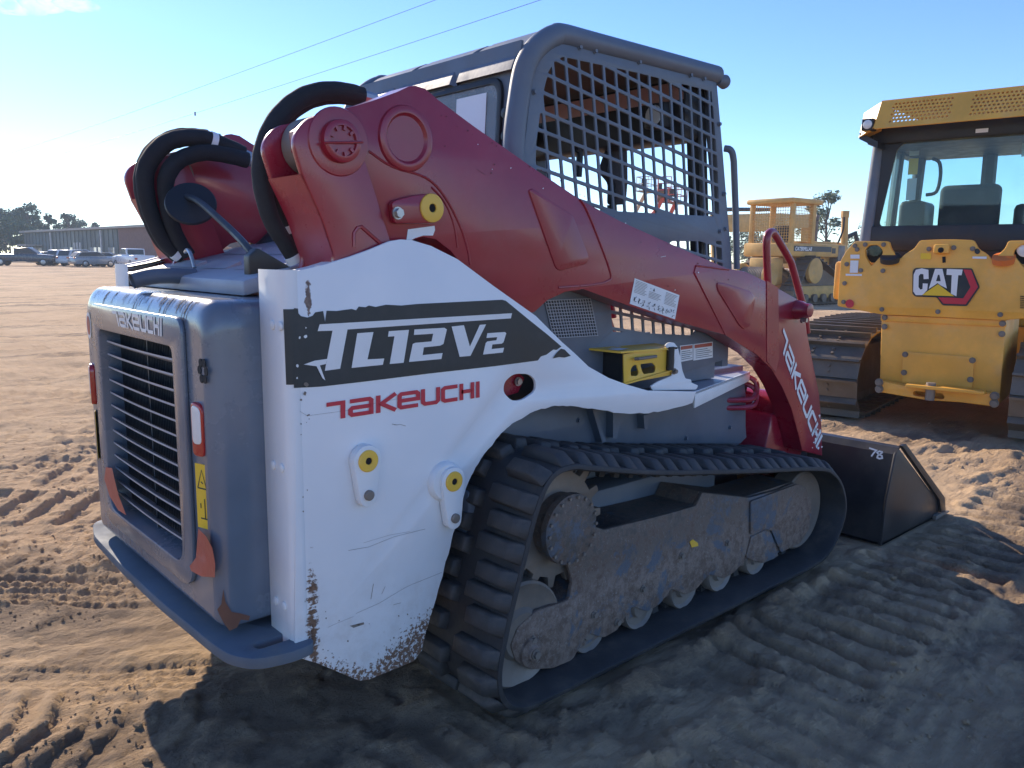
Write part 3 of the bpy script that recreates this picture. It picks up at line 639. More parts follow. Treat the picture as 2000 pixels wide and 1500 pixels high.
# instruction label
LB = zo([(683, 352), (933, 447), (908, 582), (655, 495)], 1000, 420, 2.857); fl_ = FXZ(AY)
decal('instruction_label', LB, fl_, 'wprint', AR, .0015)
cs = [p3(on(*LB[i], fl_), fl_, .003) for i in (3, 2, 0, 1)]; qm = quadmap(cs, 1.)
pr = []
for i in range(9):
    y = .93-i*.055
    pr += [[(.03, y), (.03+random.uniform(.2, .27), y)]]
    if i > 3: pr += [[(.34, y), (.34+random.uniform(.2, .27), y)]]
    pr += [[(.69, y-.02), (.69+random.uniform(.2, .27), y-.02)]]
vs, fs = strokes(pr, .012)
for i in range(9):
    cx = .07+i*.105
    for j in range(6):
        a = random.random()*6; q0 = (cx+random.uniform(-.03, .03), .2+random.uniform(-.1, .1)); q = (q0[0]+.035*math.cos(a), q0[1]+.1*math.sin(a)); v2, f2 = strokes([[q0, q]], .012); k = len(vs); vs += v2; fs += [tuple(i_+k for i_ in f) for f in f2]
mesh_obj('label_print', [qm(*v) for v in vs], fs, 'ink', AR, smooth=False)
mesh_obj('warning_triangle', [qm(.41, .78), qm(.45, .78), qm(.43, .9)], [(0, 1, 2)], 'ink', AR, smooth=False)
# brand on the front leg
q = zo([(1490, 720), (1712, 1305), (1530, 630), (1735, 1255)], 1000, 420, 2.857)
tak('brand_lettering', (1522, 672), (1594, 876), (1530, 640), (1606, 852), FXZ(AY), 'wprint', AR, .0025, .22)
# vertical fold strip of the front leg
fp = XZ([(1497, 548), (1519, 562), (1521, 700), (1514, 727), (1497, 706)], AY); plate_y('leg_fold', fp, AY-.003, AY+.001, 'red', AR)
# boss and guard loop at the knee
c = at(1556, 605, 'y', AY); lathe_obj('knee_boss', (c.x, AY+.001, c.z), (0, -1, 0), [(0, .05), (.03, .045), (.05, .036), (.075, .034), (.078, .02), (.078, 0)], 'red', AR, 24)
bolt('bolt', (c.x+.0, AY-.03, c.z-.05), (0, -1, 0), .012, .03, 'steel', AR)
g = [at(1500, 560, 'y', AY+.03), at(1497, 480, 'y', AY+.03), at(1499, 460, 'y', AY+.03), at(1507, 453, 'y', AY+.04), at(1516, 462, 'y', AY+.045), at(1545, 512, 'y', AY+.05), at(1553, 540, 'y', AY+.05), at(1572, 610, 'y', AY+.05), at(1576, 650, 'y', AY+.05)]
B().tube(g[:2]+[p for p in spl(g[1:6], 5)][1:]+g[6:], .019, 12).obj('guard_loop', 'red', AR, ang=1)
for i in range(14): fleck(random.uniform(1585, 1606), random.uniform(800, 880), random.uniform(.8, 2.5), 'wprint', FXZ(AY), AR, .003)
scratch([(1290, 502), (1300, 500)], .003, 'wprint', FXZ(AY), AR)
M['redchip'] = paint('dark_red_chip', (.10, .008, .012), .6, .2, .3)
for i in range(46):                        # chips along the upper edge of the arm and scattered over its face
    t_ = random.random(); a_, b_ = (857, 198), (1425, 528); jx = abs(random.gauss(0, 1)); x_, y_ = a_[0]+(b_[0]-a_[0])*t_, a_[1]+(b_[1]-a_[1])*t_+4+jx*(10 if i % 3 else 60)-20*math.sin(math.pi*t_)*.1+((t_-.5)**2-.25)*-60*.0
    fleck(x_, y_+14, random.uniform(.6, 1.7), 'redchip' if i % 6 else 'wprint', FXZ(AY), AR, .002)
for q in ([(700, 300), (716, 352), (727, 398)], [(1060, 470), (1075, 486)], [(930, 330), (948, 342)], [(1440, 560), (1462, 592)], [(820, 240), (842, 250)]): scratch(q, .0014, 'redchip', FXZ(AY), AR)
mirror_tree(AR, LD, skip=('paint_chip', 'scratch', 'label_print', 'instruction_label', 'warning_triangle', 'brand_lettering'))
# cross tube and lift cylinder at the arm fronts, tilt cylinders
b = B(); b.cyl((2.16, -.66, .78), (2.16, .66, .78), .07, n=24); b.obj('arm_cross_tube', 'red', LD)
b = B(); b.prism([(1.98, -.62, .44), (2.34, -.62, .30), (2.44, -.62, .52), (2.30, -.62, .74), (2.06, -.62, .74)], (0, 1.24, 0)); b.obj('coupler_frame', 'red', LD, bev=.02)
for s in (-1, 1):
    b = B(); b.prism([(2.36, s*.50, .12), (2.50, s*.50, .10), (2.52, s*.50, .50), (2.40, s*.50, .56)], (0, s*.10, 0)); b.obj('coupler_hook', 'black', LD, bev=.01)
    B().tube(spl([(1.62, s*.2, 1.02), (1.9, s*.22, .98), (2.06, s*.24, .86), (2.12, s*.25, .70)], 5), .02, 8).obj('hydraulic_hose', 'sleeve', LD)
for s in (-1, 1):
    b = B(); b.cyl((1.35, s*.42, 1.02), (2.0, s*.42, .72), .045); b.obj('tilt_cylinder', 'red', LD); B().cyl((2.0, s*.42, .72), (2.36, s*.42, .55), .022).obj('cylinder_rod', 'steel', LD)
    B().cyl((-.34, s*.575, 1.42), (-.12, s*.575, 1.62), .06).obj('lift_cylinder', 'black', LD)
for y in (-.30, -.26, .26):
    q = [Vector((1.55, y, 1.05)), Vector((1.9, y-.1, 1.0)), Vector((2.1, y-.12, .86)), Vector((2.05, y, .68)), Vector((1.8, y, .66))]; B().tube(spl(q, 6), .016, 8).obj('hydraulic_hose', 'sleeve', LD)
# red grab rails by the step
for z in (.80, .84):
    B().tube(spl([(1.72, -.52, z), (1.86, -.60, z), (1.92, -.60, z+.03), (1.93, -.58, z+.09), (1.9, -.5, z+.12)], 5), .014, 8).obj('grab_rail', 'red', LD)
# ---- hoses by the towers
def hose(pts, y, r, tape=(), mat='sleeve', ys=None):
    dx_ = 13 if y > 0 else 0; P = [at(a+dx_, b_, 'y', y if ys is None else ys[i]) for i, (a, b_) in enumerate(pts)]; P = spl(P, 8)
    rr = [r*(1+.025*math.sin(i*1.1)*random.uniform(.3, 1))*(.82+.18*min(1, i/len(P)*2.2)) for i in range(len(P))]
    h = B().tube(P, rr, 14).obj('hydraulic_hose', mat, LD, ang=1.2)
    for t in tape:
        i = int(t*(len(P)-2)); d = (P[i+1]-P[i]).normalized(); B().tube([P[i]-d*.012, P[i]+d*.012], rr[i]*1.06+.0015, 14).obj('tape_band', 'wprint', h)
    e = P[-1]; d = (P[-1]-P[-3]).normalized(); B().tube([e-d*.01, e+d*.05], r*.7, 10).obj('hose_fitting', 'steel', h)
z3 = lambda l: zo(l, 200, 130, 3.333)
hose(z3([(1260, 1270), (1190, 1150), (1100, 1000), (1045, 800), (1035, 640), (1070, 480), (1150, 330), (1280, 215), (1420, 165), (1560, 165), (1690, 195)]), -.47, .030, (.03,))
hose(z3([(1300, 1190), (1230, 1050), (1150, 880), (1080, 700), (1080, 560), (1130, 420), (1220, 310), (1350, 225), (1500, 195), (1640, 205)]), -.44, .024, (.12,))
hose(z3([(480, 1240), (370, 1150), (290, 1000), (245, 850), (235, 700), (280, 590), (370, 500), (490, 465), (620, 470), (760, 520), (870, 570)]), .47, .034, (.05, .85))
hose(z3([(440, 1240), (330, 1130), (260, 980), (215, 820), (215, 700), (260, 580), (340, 500), (440, 455), (540, 450), (640, 460)]), .50, .030)
hose(z3([(520, 1230), (450, 1120), (395, 980), (370, 820), (375, 720), (430, 630), (520, 580), (640, 560), (780, 580), (900, 610)]), .44, .032)
#CAB
# ---- cab
YC = -.60; FC = FXZ(YC)
g_out = [(1019, 320), (1030, 225), (1037, 170), (1042, 140), (1052, 117), (1065, 100), (1077, 88), (1090, 81), (1100, 79), (1115, 81), (1250, 115), (1397, 152), (1404, 225), (1412, 320), (1420, 420), (1428, 523), (1424, 620), (1420, 700), (1330, 728), (1090, 745), (1030, 640), (1016, 480)]
opn = ccw(XZ([(1045, 318), (1046, 280), (1053, 228), (1060, 180), (1070, 140), (1082, 121), (1099, 111), (1122, 112), (1242, 142), (1335, 162), (1388, 177), (1392, 215), (1400, 320), (1404, 424), (1282, 417), (1180, 412), (1080, 400), (1044, 360)], YC))
opn2 = ccw(XZ([(1180, 560), (1312, 471), (1408, 471), (1412, 560), (1352, 655), (1196, 648)], YC))
o0 = Vector(XZ([(1104.7, 126)], YC)[0]); e_i = (Vector(XZ([(1227, 186)], YC)[0])-o0)/5
ca, cb = Vector(XZ([(1083.3, 155.3)], YC)[0]), Vector(XZ([(1090, 233.3)], YC)[0]); e_j = (cb-ca)/2
holes = []
for cl, i0, i1, j0, j1 in ((opn, -4, 24, -9, 16), (opn2, -2, 26, 4, 34)):
    for i in range(i0, i1):
        for j in range(j0, j1):
            q = [o0+e_i*(i+a)+e_j*(j+c_) for a, c_ in ((.09, .10), (.91, .10), (.91, .90), (.09, .90))]
            c = clip(ccw([tuple(x) for x in q]), cl)
            if len(c) >= 3 and abs(parea(c)) > .00025: holes.append(fillet(c, .006, 2))
CB = plate_y('side_guard', XZ(g_out, YC), YC-.004, YC+.004, 'grey', LD, holes=holes, bev=.001)
gb = zo([(685, 250), (805, 280), (1150, 365), (1550, 468), (1655, 495), (330, 598), (1775, 850), (1812, 1395)], 960, 30, 4)+[(1405, 452), (1416, 447)]
for q in gb:
    p = at(*q, 'y', YC-.004); bolt('bolt', p, (0, -1, 0), .008, .012, 'grey', CB)
# fine screen on the lower plate
sc = [(1063, 587), (1152, 583), (1166, 655), (1098, 660)]
uv = XZ([(1063, 587), (1152, 583), (1166, 655), (1080, 660)], YC-.006); a_, b_, c_, d_ = (Vector(q) for q in uv)
dk = B(); dk.add([(q[0], YC-.0055, q[1]) for q in uv], [(0, 1, 2, 3)]); scb = dk.obj('screen_backing', 'radiator', CB, smooth=False)
b = B()
for i in range(18):
    t = i/17; s_, e_ = a_.lerp(b_, t), d_.lerp(c_, t); b.tube([(s_.x, YC-.009, s_.y), (e_.x, YC-.009, e_.y)], .0022, 4)
for i in range(13):
    t = i/12; s_, e_ = a_.lerp(d_, t), b_.lerp(c_, t); b.tube([(s_.x, YC-.0115, s_.y), (e_.x, YC-.0115, e_.y)], .0022, 4)
b.obj('wire_screen', 'lgrey', CB)
mirror_tree(CB, LD, skip=('screen_backing', 'wire_screen'))
# frame tubes
cpx = [(1018, 560), (1010, 400), (1004, 285), (1014, 192), (1023, 140), (1033, 115), (1047, 94), (1066, 78), (1083, 70), (1098, 68), (1160, 84), (1310, 123), (1397, 146)]
cx_ = XZ(cpx, YC+.01); tube = spl([(x, YC+.012, z) for x, z in cx_], 4)
for s in (1, -1):
    B().tube([(p.x, p.y*s, p.z) for p in tube], .040, 16).obj('frame_tube', 'grey', LD, ang=1.2)
fe = XZ([(1397, 146), (1404, 225), (1412, 320), (1420, 420), (1428, 523), (1424, 620), (1420, 715)], YC)
for s in (1, -1):
    b = B(); P = [(x-.01, s*(YC+.03), z) for x, z in fe]; b.tube(spl(P, 3), .034, 4); b.obj('front_post', 'grey', LD, ang=.5)
    cap = cx_[-1]; B().cyl((cap[0]-.01, s*(YC+.012), cap[1]), (cap[0]+.012, s*(YC+.012), cap[1]), .04, n=16).obj('tube_cap', 'grey', LD)
# roof sheet follows the tube, three ribbed panels
rp = [(x+.004, z+.028) if i > 5 else (x-.022, z+.01) for i, (x, z) in enumerate(cx_)][4:]
rp = spl2(rp, 5); vs, fs = [], []
ys = []
for y0, y1 in ((-.56, -.22), (-.20, .20), (.22, .56)):
    ys += [(y0, -.012), (y0+.012, .004), (y1-.012, .004), (y1, -.012)]
for (x, z), (xn, zn) in zip(rp, rp[1:]+[(2*rp[-1][0]-rp[-2][0], 2*rp[-1][1]-rp[-2][1])]):
    d = Vector((xn-x, zn-z)).normalized(); nx, nz = -d.y, d.x
    for y, h in ys: vs.append((x+nx*h, y, z+nz*h))
k = len(ys)
for i in range(len(rp)-1):
    for j in range(k-1): fs.append((i*k+j, i*k+j+1, (i+1)*k+j+1, (i+1)*k+j))
RF = mesh_obj('roof', vs, fs, 'grey', LD, ang=.35)
vs = [(x+.02, y, z-.035) for x, z in rp for y in (-.56, .56)]
mesh_obj('headliner', vs, [(2*i, 2*i+1, 2*i+3, 2*i+2) for i in range(len(rp)-1)], 'tan', RF)
zr = 2.30
mesh_obj('painted_sunlit_headliner', [(1.257, -.55, 2.25), (1.257, .55, 2.25), (1.245, .55, 2.325), (1.245, -.55, 2.325)], [(0, 1, 2, 3)], 'pink', RF)  # added strip, sunlight on the headliner painted as pink; no window in the roof
for q in ((1100, 57), (1312, 113), (1392, 134)):
    p = at(*q, 'y', YC+.012); lathe_obj('roof_bolt', p-Vector((0, 0, .006)), (0, 0, 1), [(0, .02), (.012, .018), (.018, .01), (.019, 0)], 'grey', RF, 14)
HDR = B(); HDR.mm(1.26, 1.42, -.56, .56, 2.08, 2.345); HDR = HDR.obj('front_header', 'black', LD, bev=.02)
for y in (-.44, .44):
    b = B(); b.mm(1.19, 1.27, y-.055, y+.055, 2.13, 2.24); o = b.obj('work_light', 'black', HDR, bev=.01); lathe_obj('light_lens', (1.189, y, 2.185), (-1, 0, 0), [(0, .045), (.006, .042), (.01, .02), (.01, 0)], 'lens', HDR, 20)
lp = at(1407, 158, 'y', YC); lathe_obj('front_lamp', lp+Vector((.0, .0, 0)), (1, 0, 0), [(-.02, .02), (.03, .032), (.04, .028), (.04, 0)], 'grey', HDR, 20)
# inner front posts and left pillar
for s in (1, -1):
    B().tube([(1.38, s*.53, 2.2), (1.42, s*.53, 1.9), (1.50, s*.53, 1.3)], .045, 4).obj('inner_post', 'black', LD, ang=.5)
# rear wall with window
wr = [at(975, 150, 'x', .27), at(968, 262, 'x', .24)]
xw0, xw1 = .225, .262
b = B(); zt_, zb2 = 2.215, 1.50; yo = .50
fr = (Vector((xw0, 0, zb2)), Vector((0, 1, 0)), Vector((xw1-xw0, 0, zt_-zb2)).normalized())
Hh = (zt_-zb2)
RW = plate('rear_wall', [(-.57, -.1), (.57, -.1), (.57, Hh+.10), (-.57, Hh+.10)], fr, .012, 'grey', LD, holes=[fillet([(-.47, 0), (.47, 0), (.47, Hh-.03), (-.47, Hh-.03)], .06, 6)], off=-.002)
plate('window_seal', fillet([(-.49, -.02), (.49, -.02), (.49, Hh-.01), (-.49, Hh-.01)], .07, 6), fr, .02, 'black', RW, holes=[fillet([(-.465, .005), (.465, .005), (.465, Hh-.035), (-.465, Hh-.035)], .055, 6)], off=-.012, bev=.004)
plate('rear_window', fillet([(-.468, .002), (.468, .002), (.468, Hh-.032), (-.468, Hh-.032)], .058, 6), fr, .005, 'dglass', RW, off=-.012)
plate('paper_notice', [(-.40, Hh-.30), (-.22, Hh-.30), (-.22, Hh-.06), (-.40, Hh-.06)], fr, .001, 'wprint', RW, off=-.0165)
plate('paper_notice', [(.08, Hh-.26), (.26, Hh-.26), (.26, Hh-.06), (.08, Hh-.06)], fr, .001, 'wprint', RW, off=-.0165)
for z in (2.06, 1.98, 1.90): lathe_obj('hinge_knuckle', (.235, -.545, z), (-1, 0, 0), [(0, .022), (.03, .02), (.034, 0)], 'black', RW, 14)
# seat and controls
b = B(); b.mm(.42, .56, -.26, .26, 1.28, 1.88); b.mm(.45, .95, -.26, .26, 1.18, 1.32); ST = b.obj('seat', 'cloth', LD, bev=.05, seg=3)
y0 = -.05
lb = [at(1090, 222, 'y', y0+.3), at(1140, 235, 'y', y0+.2), at(1190, 262, 'y', y0), at(1207, 282, 'y', y0), at(1212, 310, 'y', y0)]
LBR = B().tube(spl(lb, 6), .030, 8).obj('lap_bar', 'black', LD, ang=1.)
pp = onl(zo([(930, 1010), (1030, 1040), (1035, 1290), (1020, 1480), (930, 1480), (935, 1310), (865, 1230), (880, 1150)], 960, 30, 4), FXZ(y0))
plate_y('lap_pad', fillet(pp, .02, 3), y0-.03, y0+.03, 'cloth', LBR, bev=.01)
q = at(1195, 400, 'y', y0); B().cyl(q, q-Vector((-.05, 0, .4)), .025).obj('lap_bar_stem', 'black', LBR)
for s in (1, -1): B().tube(spl([at(1125, 290, 'y', .5*s), at(1132, 300, 'y', .5*s), at(1130, 345, 'y', .5*s)], 4), .014, 8).obj('grab_bar', 'black', LD)
for s in (-.3, .3):
    b = B(); b.cyl((1.05, s, 1.2), (1.12, s, 1.55), .012); b.lathe((1.12, s, 1.55), (.1, 0, 1), [(0, .02), (.05, .035), (.1, .03), (.12, .01)], 14); b.obj('joystick', 'black', LD)
b = B(); b.mm(.3, 1.5, -.57, .57, 1.0, 1.04); b.obj('cab_floor', 'black', LD)
b = B(); b.mm(.30, .42, -.56, .56, 1.04, 1.5); b.obj('seat_bulkhead', 'grey', LD)
# cab handrail
hr = [at(1415, 290, 'y', YC+.02), at(1424, 291, 'y', YC), at(1430, 298, 'y', YC-.01), at(1433, 315, 'y', YC-.01), at(1437, 420, 'y', YC-.01), at(1439, 525, 'y', YC-.01)]
B().tube(hr[:1]+spl(hr[1:4], 4)+hr[4:], .016, 10).obj('handrail', 'grey', LD, ang=1.)
# warning labels on the lower plate
for px in ([(1326, 675), (1351, 672), (1351, 702), (1326, 707)], [(1352, 672), (1390, 667), (1390, 698), (1352, 704)]):
    o = decal('warning_label', px, FC, 'wprint', CB, .006); c = [p3(on(*px[i], FC), FC, .0075) for i in (3, 2, 0, 1)]; qm = quadmap(c, 1.)
    mesh_obj('label_header', [qm(.05, .74), qm(.95, .74), qm(.95, .95), qm(.05, .95)], [(0, 1, 2, 3)], 'orange', CB, smooth=False)
    vs, fs = strokes([[(.1, y), (random.uniform(.7, .95), y)] for y in (.62, .5, .38, .26, .14)], .03); mesh_obj('label_print', [qm(*v)+Vector((0, -.0006, 0)) for v in vs], fs, 'ink', CB, smooth=False)
# dark gap body side under the cab, boxes on the step
b = B(); b.mm(.20, 1.55, -.585, -.50, .98, 1.06); b.obj('sill', 'grey', LD)
YB = -.715
fb = [(1175, 684), (1217, 690), (1312, 672), (1312, 728), (1218, 750), (1217, 700)]
fx = XZ([(1218, 692), (1314, 676), (1314, 732), (1219, 750)], YB)
hl1 = fillet(XZ(zo([(835, 790), (855, 755), (885, 750), (905, 820), (890, 845), (835, 845)], 1040, 540, 4.348), YB), .008, 3)
hl2 = fillet(XZ(zo([(915, 745), (1020, 732), (1050, 770), (1040, 815), (945, 830), (930, 800)], 1040, 540, 4.348), YB), .01, 3)
BX = plate_y('step_box', fx, YB, YB+.006, 'byellow', LD, holes=[hl1, hl2], bev=.001)
zt1 = max(q[1] for q in fx); x0, x1 = min(q[0] for q in fx), max(q[0] for q in fx); zb1 = min(q[1] for q in fx)
b = B(); b.prism([(x0-.03, YB-.012, zt1-.006), (x1+.01, YB-.012, zt1-.012), (x1+.01, -.57, zt1-.004), (x0-.10, -.57, zt1+.002)], (0, 0, .008)); b.obj('box_lid', 'byellow', BX)
b = B(); b.prism([(x0-.02, YB-.012, zb1-.004), (x1, YB-.012, zb1+.03), (x1, -.58, zb1+.03), (x0-.02, -.58, zb1-.004)], (0, 0, .006)); b.obj('box_floor', 'byellow', BX)
for q in zo([(660, 600), (790, 565), (900, 565), (720, 620)], 1040, 540, 4.348):
    p = at(*q, 'z', zt1+.004); mesh_obj('lid_scuff', [p+Vector(v) for v in ((-.03, -.03, .0015), (.05, -.02, .0015), (.045, .03, .0015), (-.035, .025, .0015))], [(0, 1, 2, 3)], 'wprint', BX, smooth=False)
B().mm(x0+.002, x0+.008, YB+.006, -.58, zb1, zt1-.01).obj('box_end', 'black', BX)
B().mm(x0-.22, x1, -.585, -.578, zb1, zt1+.05).obj('box_back', 'grey', BX)
hd = [at(1240, 701, 'y', YB-.014), at(1246, 701, 'y', YB-.026), at(1276, 697, 'y', YB-.026), at(1281, 696, 'y', YB-.014)]
B().tube(hd, .007, 8).obj('box_handle', 'dsteel', BX)
b = B(); q = at(1309, 700, 'y', YB-.01); b.cyl(q+Vector((0, 0, .05)), q-Vector((0, 0, .05)), .017, n=14); b.obj('damper', 'black', LD)
bk = XZ(zo([(1120, 590), (1140, 565), (1165, 558), (1195, 562), (1225, 600), (1245, 680), (1265, 800), (1290, 865), (1340, 875), (1340, 900), (1400, 925), (1380, 960), (1010, 965), (995, 930), (1060, 890), (1180, 840), (1200, 700)], 1040, 540, 4.348), YB-.006)
plate_y('white_bracket', fillet(bk, .008, 2), YB-.012, YB-.004, 'white', LD, bev=.001)
bolt('bolt', at(1316, 725, 'y', YB-.012), (0, -1, 0), .010, .016, 'dsteel', LD)
# ---- undercarriage
TY0, TY1 = -1.0, -.55
core = [(0.0, .045), (.4, .045), (.9, .045), (1.4, .045), (1.9, .047), (2.06, .09), (2.16, .19), (2.19, .29), (2.14, .41), (2.02, .51), (1.85, .563), (1.3, .648), (.63, .757), (.25, .838), (.14, .862), (.06, .858), (.0, .82), (-.05, .73), (-.10, .58), (-.165, .38), (-.20, .22), (-.175, .115), (-.10, .06)]
pth = [(p.x, p.z) for p in spl([(x, 0, z) for x, z in core], 14, True)]
Ls = [0.]
for i in range(1, len(pth)+1):
    a_, b_ = pth[i-1], pth[i % len(pth)]; Ls.append(Ls[-1]+math.hypot(b_[0]-a_[0], b_[1]-a_[1]))
TOT = Ls[-1]
def path_at(s):
    s %= TOT; i = np.searchsorted(Ls, s, 'right')-1; i = min(i, len(pth)-1); a_, b_ = pth[i], pth[(i+1) % len(pth)]; t = (s-Ls[i])/max(Ls[i+1]-Ls[i], 1e-9)
    p = (a_[0]+(b_[0]-a_[0])*t, a_[1]+(b_[1]-a_[1])*t); d = Vector((b_[0]-a_[0], b_[1]-a_[1])).normalized(); return p, d
K = 320; rows = []
cs = [(-1.0, -.004), (-.997, 0), (-.9, .003), (-.78, .004), (-.65, .003), (-.553, 0), (-.55, -.004), (-.55, -.016), (-.558, -.022), (-.99, -.022), (-1.0, -.016)]
vs, fs = [], []
for i in range(K):
    p, d = path_at(TOT*i/K); nx, nz = d.y, -d.x       # outward (path runs +x along the bottom)
    for y, h in cs: vs.append((p[0]+nx*h, y, p[1]+nz*h))
k = len(cs)
for i in range(K):
    for j in range(k): fs.append((i*k+j, i*k+(j+1) % k, ((i+1) % K)*k+(j+1) % k, ((i+1) % K)*k+j))
PITCHL = TOT/64
for i in range(64):                                  # inner guide lugs
    p, d = path_at((i+.5)*PITCHL); nx, nz = d.y, -d.x
    for y0 in (-.83, -.76):
        q = []
        for hh, sc_ in ((-.02, 1), (-.065, .6)):
            for u_, y_ in ((-1, 0), (1, 0), (1, 1), (-1, 1)):
                yy = y0+(.035*y_ if sc_ == 1 else .008+.019*y_); q.append((p[0]+nx*hh+d.x*u_*.022*sc_, yy, p[1]+nz*hh+d.y*u_*.022*sc_))
        o_ = len(vs); vs += q; fs += [tuple(o_+z for z in f) for f in ((0, 1, 2, 3), (4, 5, 6, 7), (0, 1, 5, 4), (1, 2, 6, 5), (2, 3, 7, 6), (3, 0, 4, 7))]
BELT = mesh_obj('rubber_track', vs, fs, 'rubber', LD, ang=.7)
def lug_mesh(y0, y1, taper0, taper1):
    h = .042; w0, w1 = .035, .026
    v = [(-w0, y0, 0), (w0, y0, 0), (w0, y1, 0), (-w0, y1, 0), (-w1, y0+taper0, h), (w1, y0+taper0, h), (w1, y1-taper1, h), (-w1, y1-taper1, h)]
    me = bpy.data.meshes.new('tread_lug'); me.from_pydata(v, [], [(0, 1, 2, 3), (4, 5, 6, 7), (0, 1, 5, 4), (1, 2, 6, 5), (2, 3, 7, 6), (3, 0, 4, 7)])
    bm = bmesh.new(); bm.from_mesh(me); bmesh.ops.recalc_face_normals(bm, faces=bm.faces); bmesh.ops.bevel(bm, geom=bm.edges[:], offset=.005, segments=1, affect='EDGES'); bm.to_mesh(me); bm.free()
    me.materials.append(M['lug']); me.polygons.foreach_set('use_smooth', [True]*len(me.polygons)); me.set_sharp_from_angle(angle=.9); return me
lugm = [lug_mesh(-.998, -.795, .045, .008), lug_mesh(-.998, -.825, .045, .008), lug_mesh(-.755, -.552, .008, .045), lug_mesh(-.725, -.552, .008, .045)]
LUGS = []
for i in range(64):
    for c_ in (0, 2):
        p, d = path_at(i*PITCHL+(.0 if c_ == 0 else PITCHL*.5)); nx, nz = d.y, -d.x
        o = bpy.data.objects.new('tread_lug', lugm[c_+(i % 2)]); COL.objects.link(o); o.parent = BELT
        o.matrix_basis = Matrix(((d.x, 0, nx, p[0]-nx*.002), (0, 1, 0, 0), (d.y, 0, nz, p[1]-nz*.002), (0, 0, 0, 1))) @ Matrix.Rotation(random.gauss(0, .012), 4, 'Z') @ Matrix.Diagonal((random.uniform(.92, 1.05), 1, random.uniform(.88, 1.03), 1)); LUGS.append(o)
# left track: one belt, lugs joined
mb = mirror_tree(BELT, LD, skip=('tread_lug',)) if False else None
me = BELT.data.copy(); a = np.empty(len(me.vertices)*3, np.float32); me.vertices.foreach_get('co', a); a[1::3] *= -1; me.vertices.foreach_set('co', a); me.flip_normals()
BL = finish(bpy.data.objects.new('rubber_track', me), LD)
for o in LUGS:
    c = o.copy(); COL.objects.link(c); c.parent = BL; m_ = o.matrix_basis.copy()
    c.matrix_basis = Matrix.Translation((0, 2*.775, 0)) @ m_
# track frame, drive, idlers, rollers
YF = -.885
fpx = [(1140, 1020), (1180, 1035), (1240, 1020), (1300, 1005), (1360, 988), (1372, 962), (1463, 972), (1520, 957), (1553, 943), (1570, 950), (1580, 975), (1582, 1000), (1577, 1033), (1560, 1060), (1520, 1080), (1513, 1092), (1490, 1100), (1460, 1090), (1435, 1118), (1415, 1130), (1385, 1122), (1362, 1150), (1340, 1162), (1312, 1150), (1290, 1180), (1265, 1195), (1235, 1185), (1205, 1232), (1180, 1246), (1150, 1238), (1118, 1290), (1080, 1306), (1036, 1308), (1008, 1292), (998, 1262), (1012, 1226), (1048, 1194), (1112, 1172), (1118, 1136), (1108, 1100)]
TF = plate_y('track_frame', spl2(fillet(XZ(fpx, YF), .012, 2), 1, True), YF, YF+.02, 'frame', LD, bev=.005)
fx_ = XZ(fpx, YF)
b = B()
b.prism([(x, YF+.02, z) for x, z in [fx_[i] for i in (2, 3, 4, 5, 6, 8, 10, 13, 16, 20, 24, 28, 31, 34, 37)]], (0, .20, 0)); b.obj('frame_box', 'frame', TF)
fp2 = XZ([(1463, 978), (1553, 945), (1570, 951), (1580, 976), (1581, 1000), (1576, 1033), (1559, 1059), (1522, 1078), (1503, 1035), (1490, 1033), (1463, 1043)], YF)
plate_y('idler_cover', fillet(fp2, .01, 2), YF-.012, YF+.0, 'frame', TF, bev=.004)
pk = XZ([(1465, 1048), (1490, 1036), (1503, 1040), (1518, 1085), (1480, 1098), (1455, 1088)], YF); plate_y('skid_pad', pk, YF-.008, YF, 'frame', TF, bev=.003)
c = at(1036, 1273, 'y', YF); lathe_obj('idler_hub', (c.x, YF+.002, c.z), (0, -1, 0), [(0, .055), (.012, .05), (.018, .03), (.026, .024), (.026, 0)], 'frame', TF, 24); bolt('bolt', (c.x, YF-.024, c.z), (0, -1, 0), .014, .016, 'dsteel', TF)
for q in ((1040, 1250), (1160, 1200), (1255, 1150), (1205, 1215), (1330, 1085), (1420, 1060)):
    p = at(*q, 'y', YF); bolt('bolt', p, (0, -1, 0), .012, .014, 'dsteel', TF)
fleck(1355, 1062, 9, 'byellow', FXZ(YF), TF, .012) if False else decal('painted_mark', [(1346, 1058), (1352, 1053), (1362, 1060), (1363, 1066), (1350, 1069)], FXZ(YF), 'byellow', TF, .003)
def wheel(name, c, r, wd, mat='dsteel', hub=.3):
    lathe_obj(name, (c[0], YF+.01+wd/2, c[1]), (0, -1, 0), [(-wd/2, r*.5), (-wd/2, r*.92), (-wd/2+.008, r), (wd/2-.008, r), (wd/2, r*.95), (wd/2-.012, r*.82), (wd/2-.014, r*.5), (wd/2+.004, r*.42), (wd/2+.004, 0)], mat, TF, 40)
wheel('rear_idler', (.02, .245), .192, .11); wheel('front_idler', (1.955, .295), .20, .11)
for x in (.37, .67, .97, 1.245, 1.545): wheel('track_roller', (x, .155), .095, .07)
DC_ = at(1086, 1030, 'y', -.86); dc = (.205, .60)
lathe_obj('final_drive', (dc[0], -.93, dc[1]), (0, 1, 0), [(0, 0), (0, .118), (.006, .128), (.03, .13), (.032, .12), (.10, .12), (.38, .12)], 'frame', TF, 40)
for i in range(18): a = 2*math.pi*i/18; p = (dc[0]+.118*math.cos(a), -.932, dc[1]+.118*math.sin(a)); lathe_obj('rim_bolt', p, (0, -1, 0), [(0, .007), (.005, .006), (.005, 0)], 'dsteel', TF, 8)
tooth = []
for i in range(15):
    for a, r_ in ((-.10, .195), (-.055, .236), (.055, .236), (.10, .195)): t = 2*math.pi*i/15+a; tooth.append((dc[0]+r_*math.cos(t), dc[1]+r_*math.sin(t)))
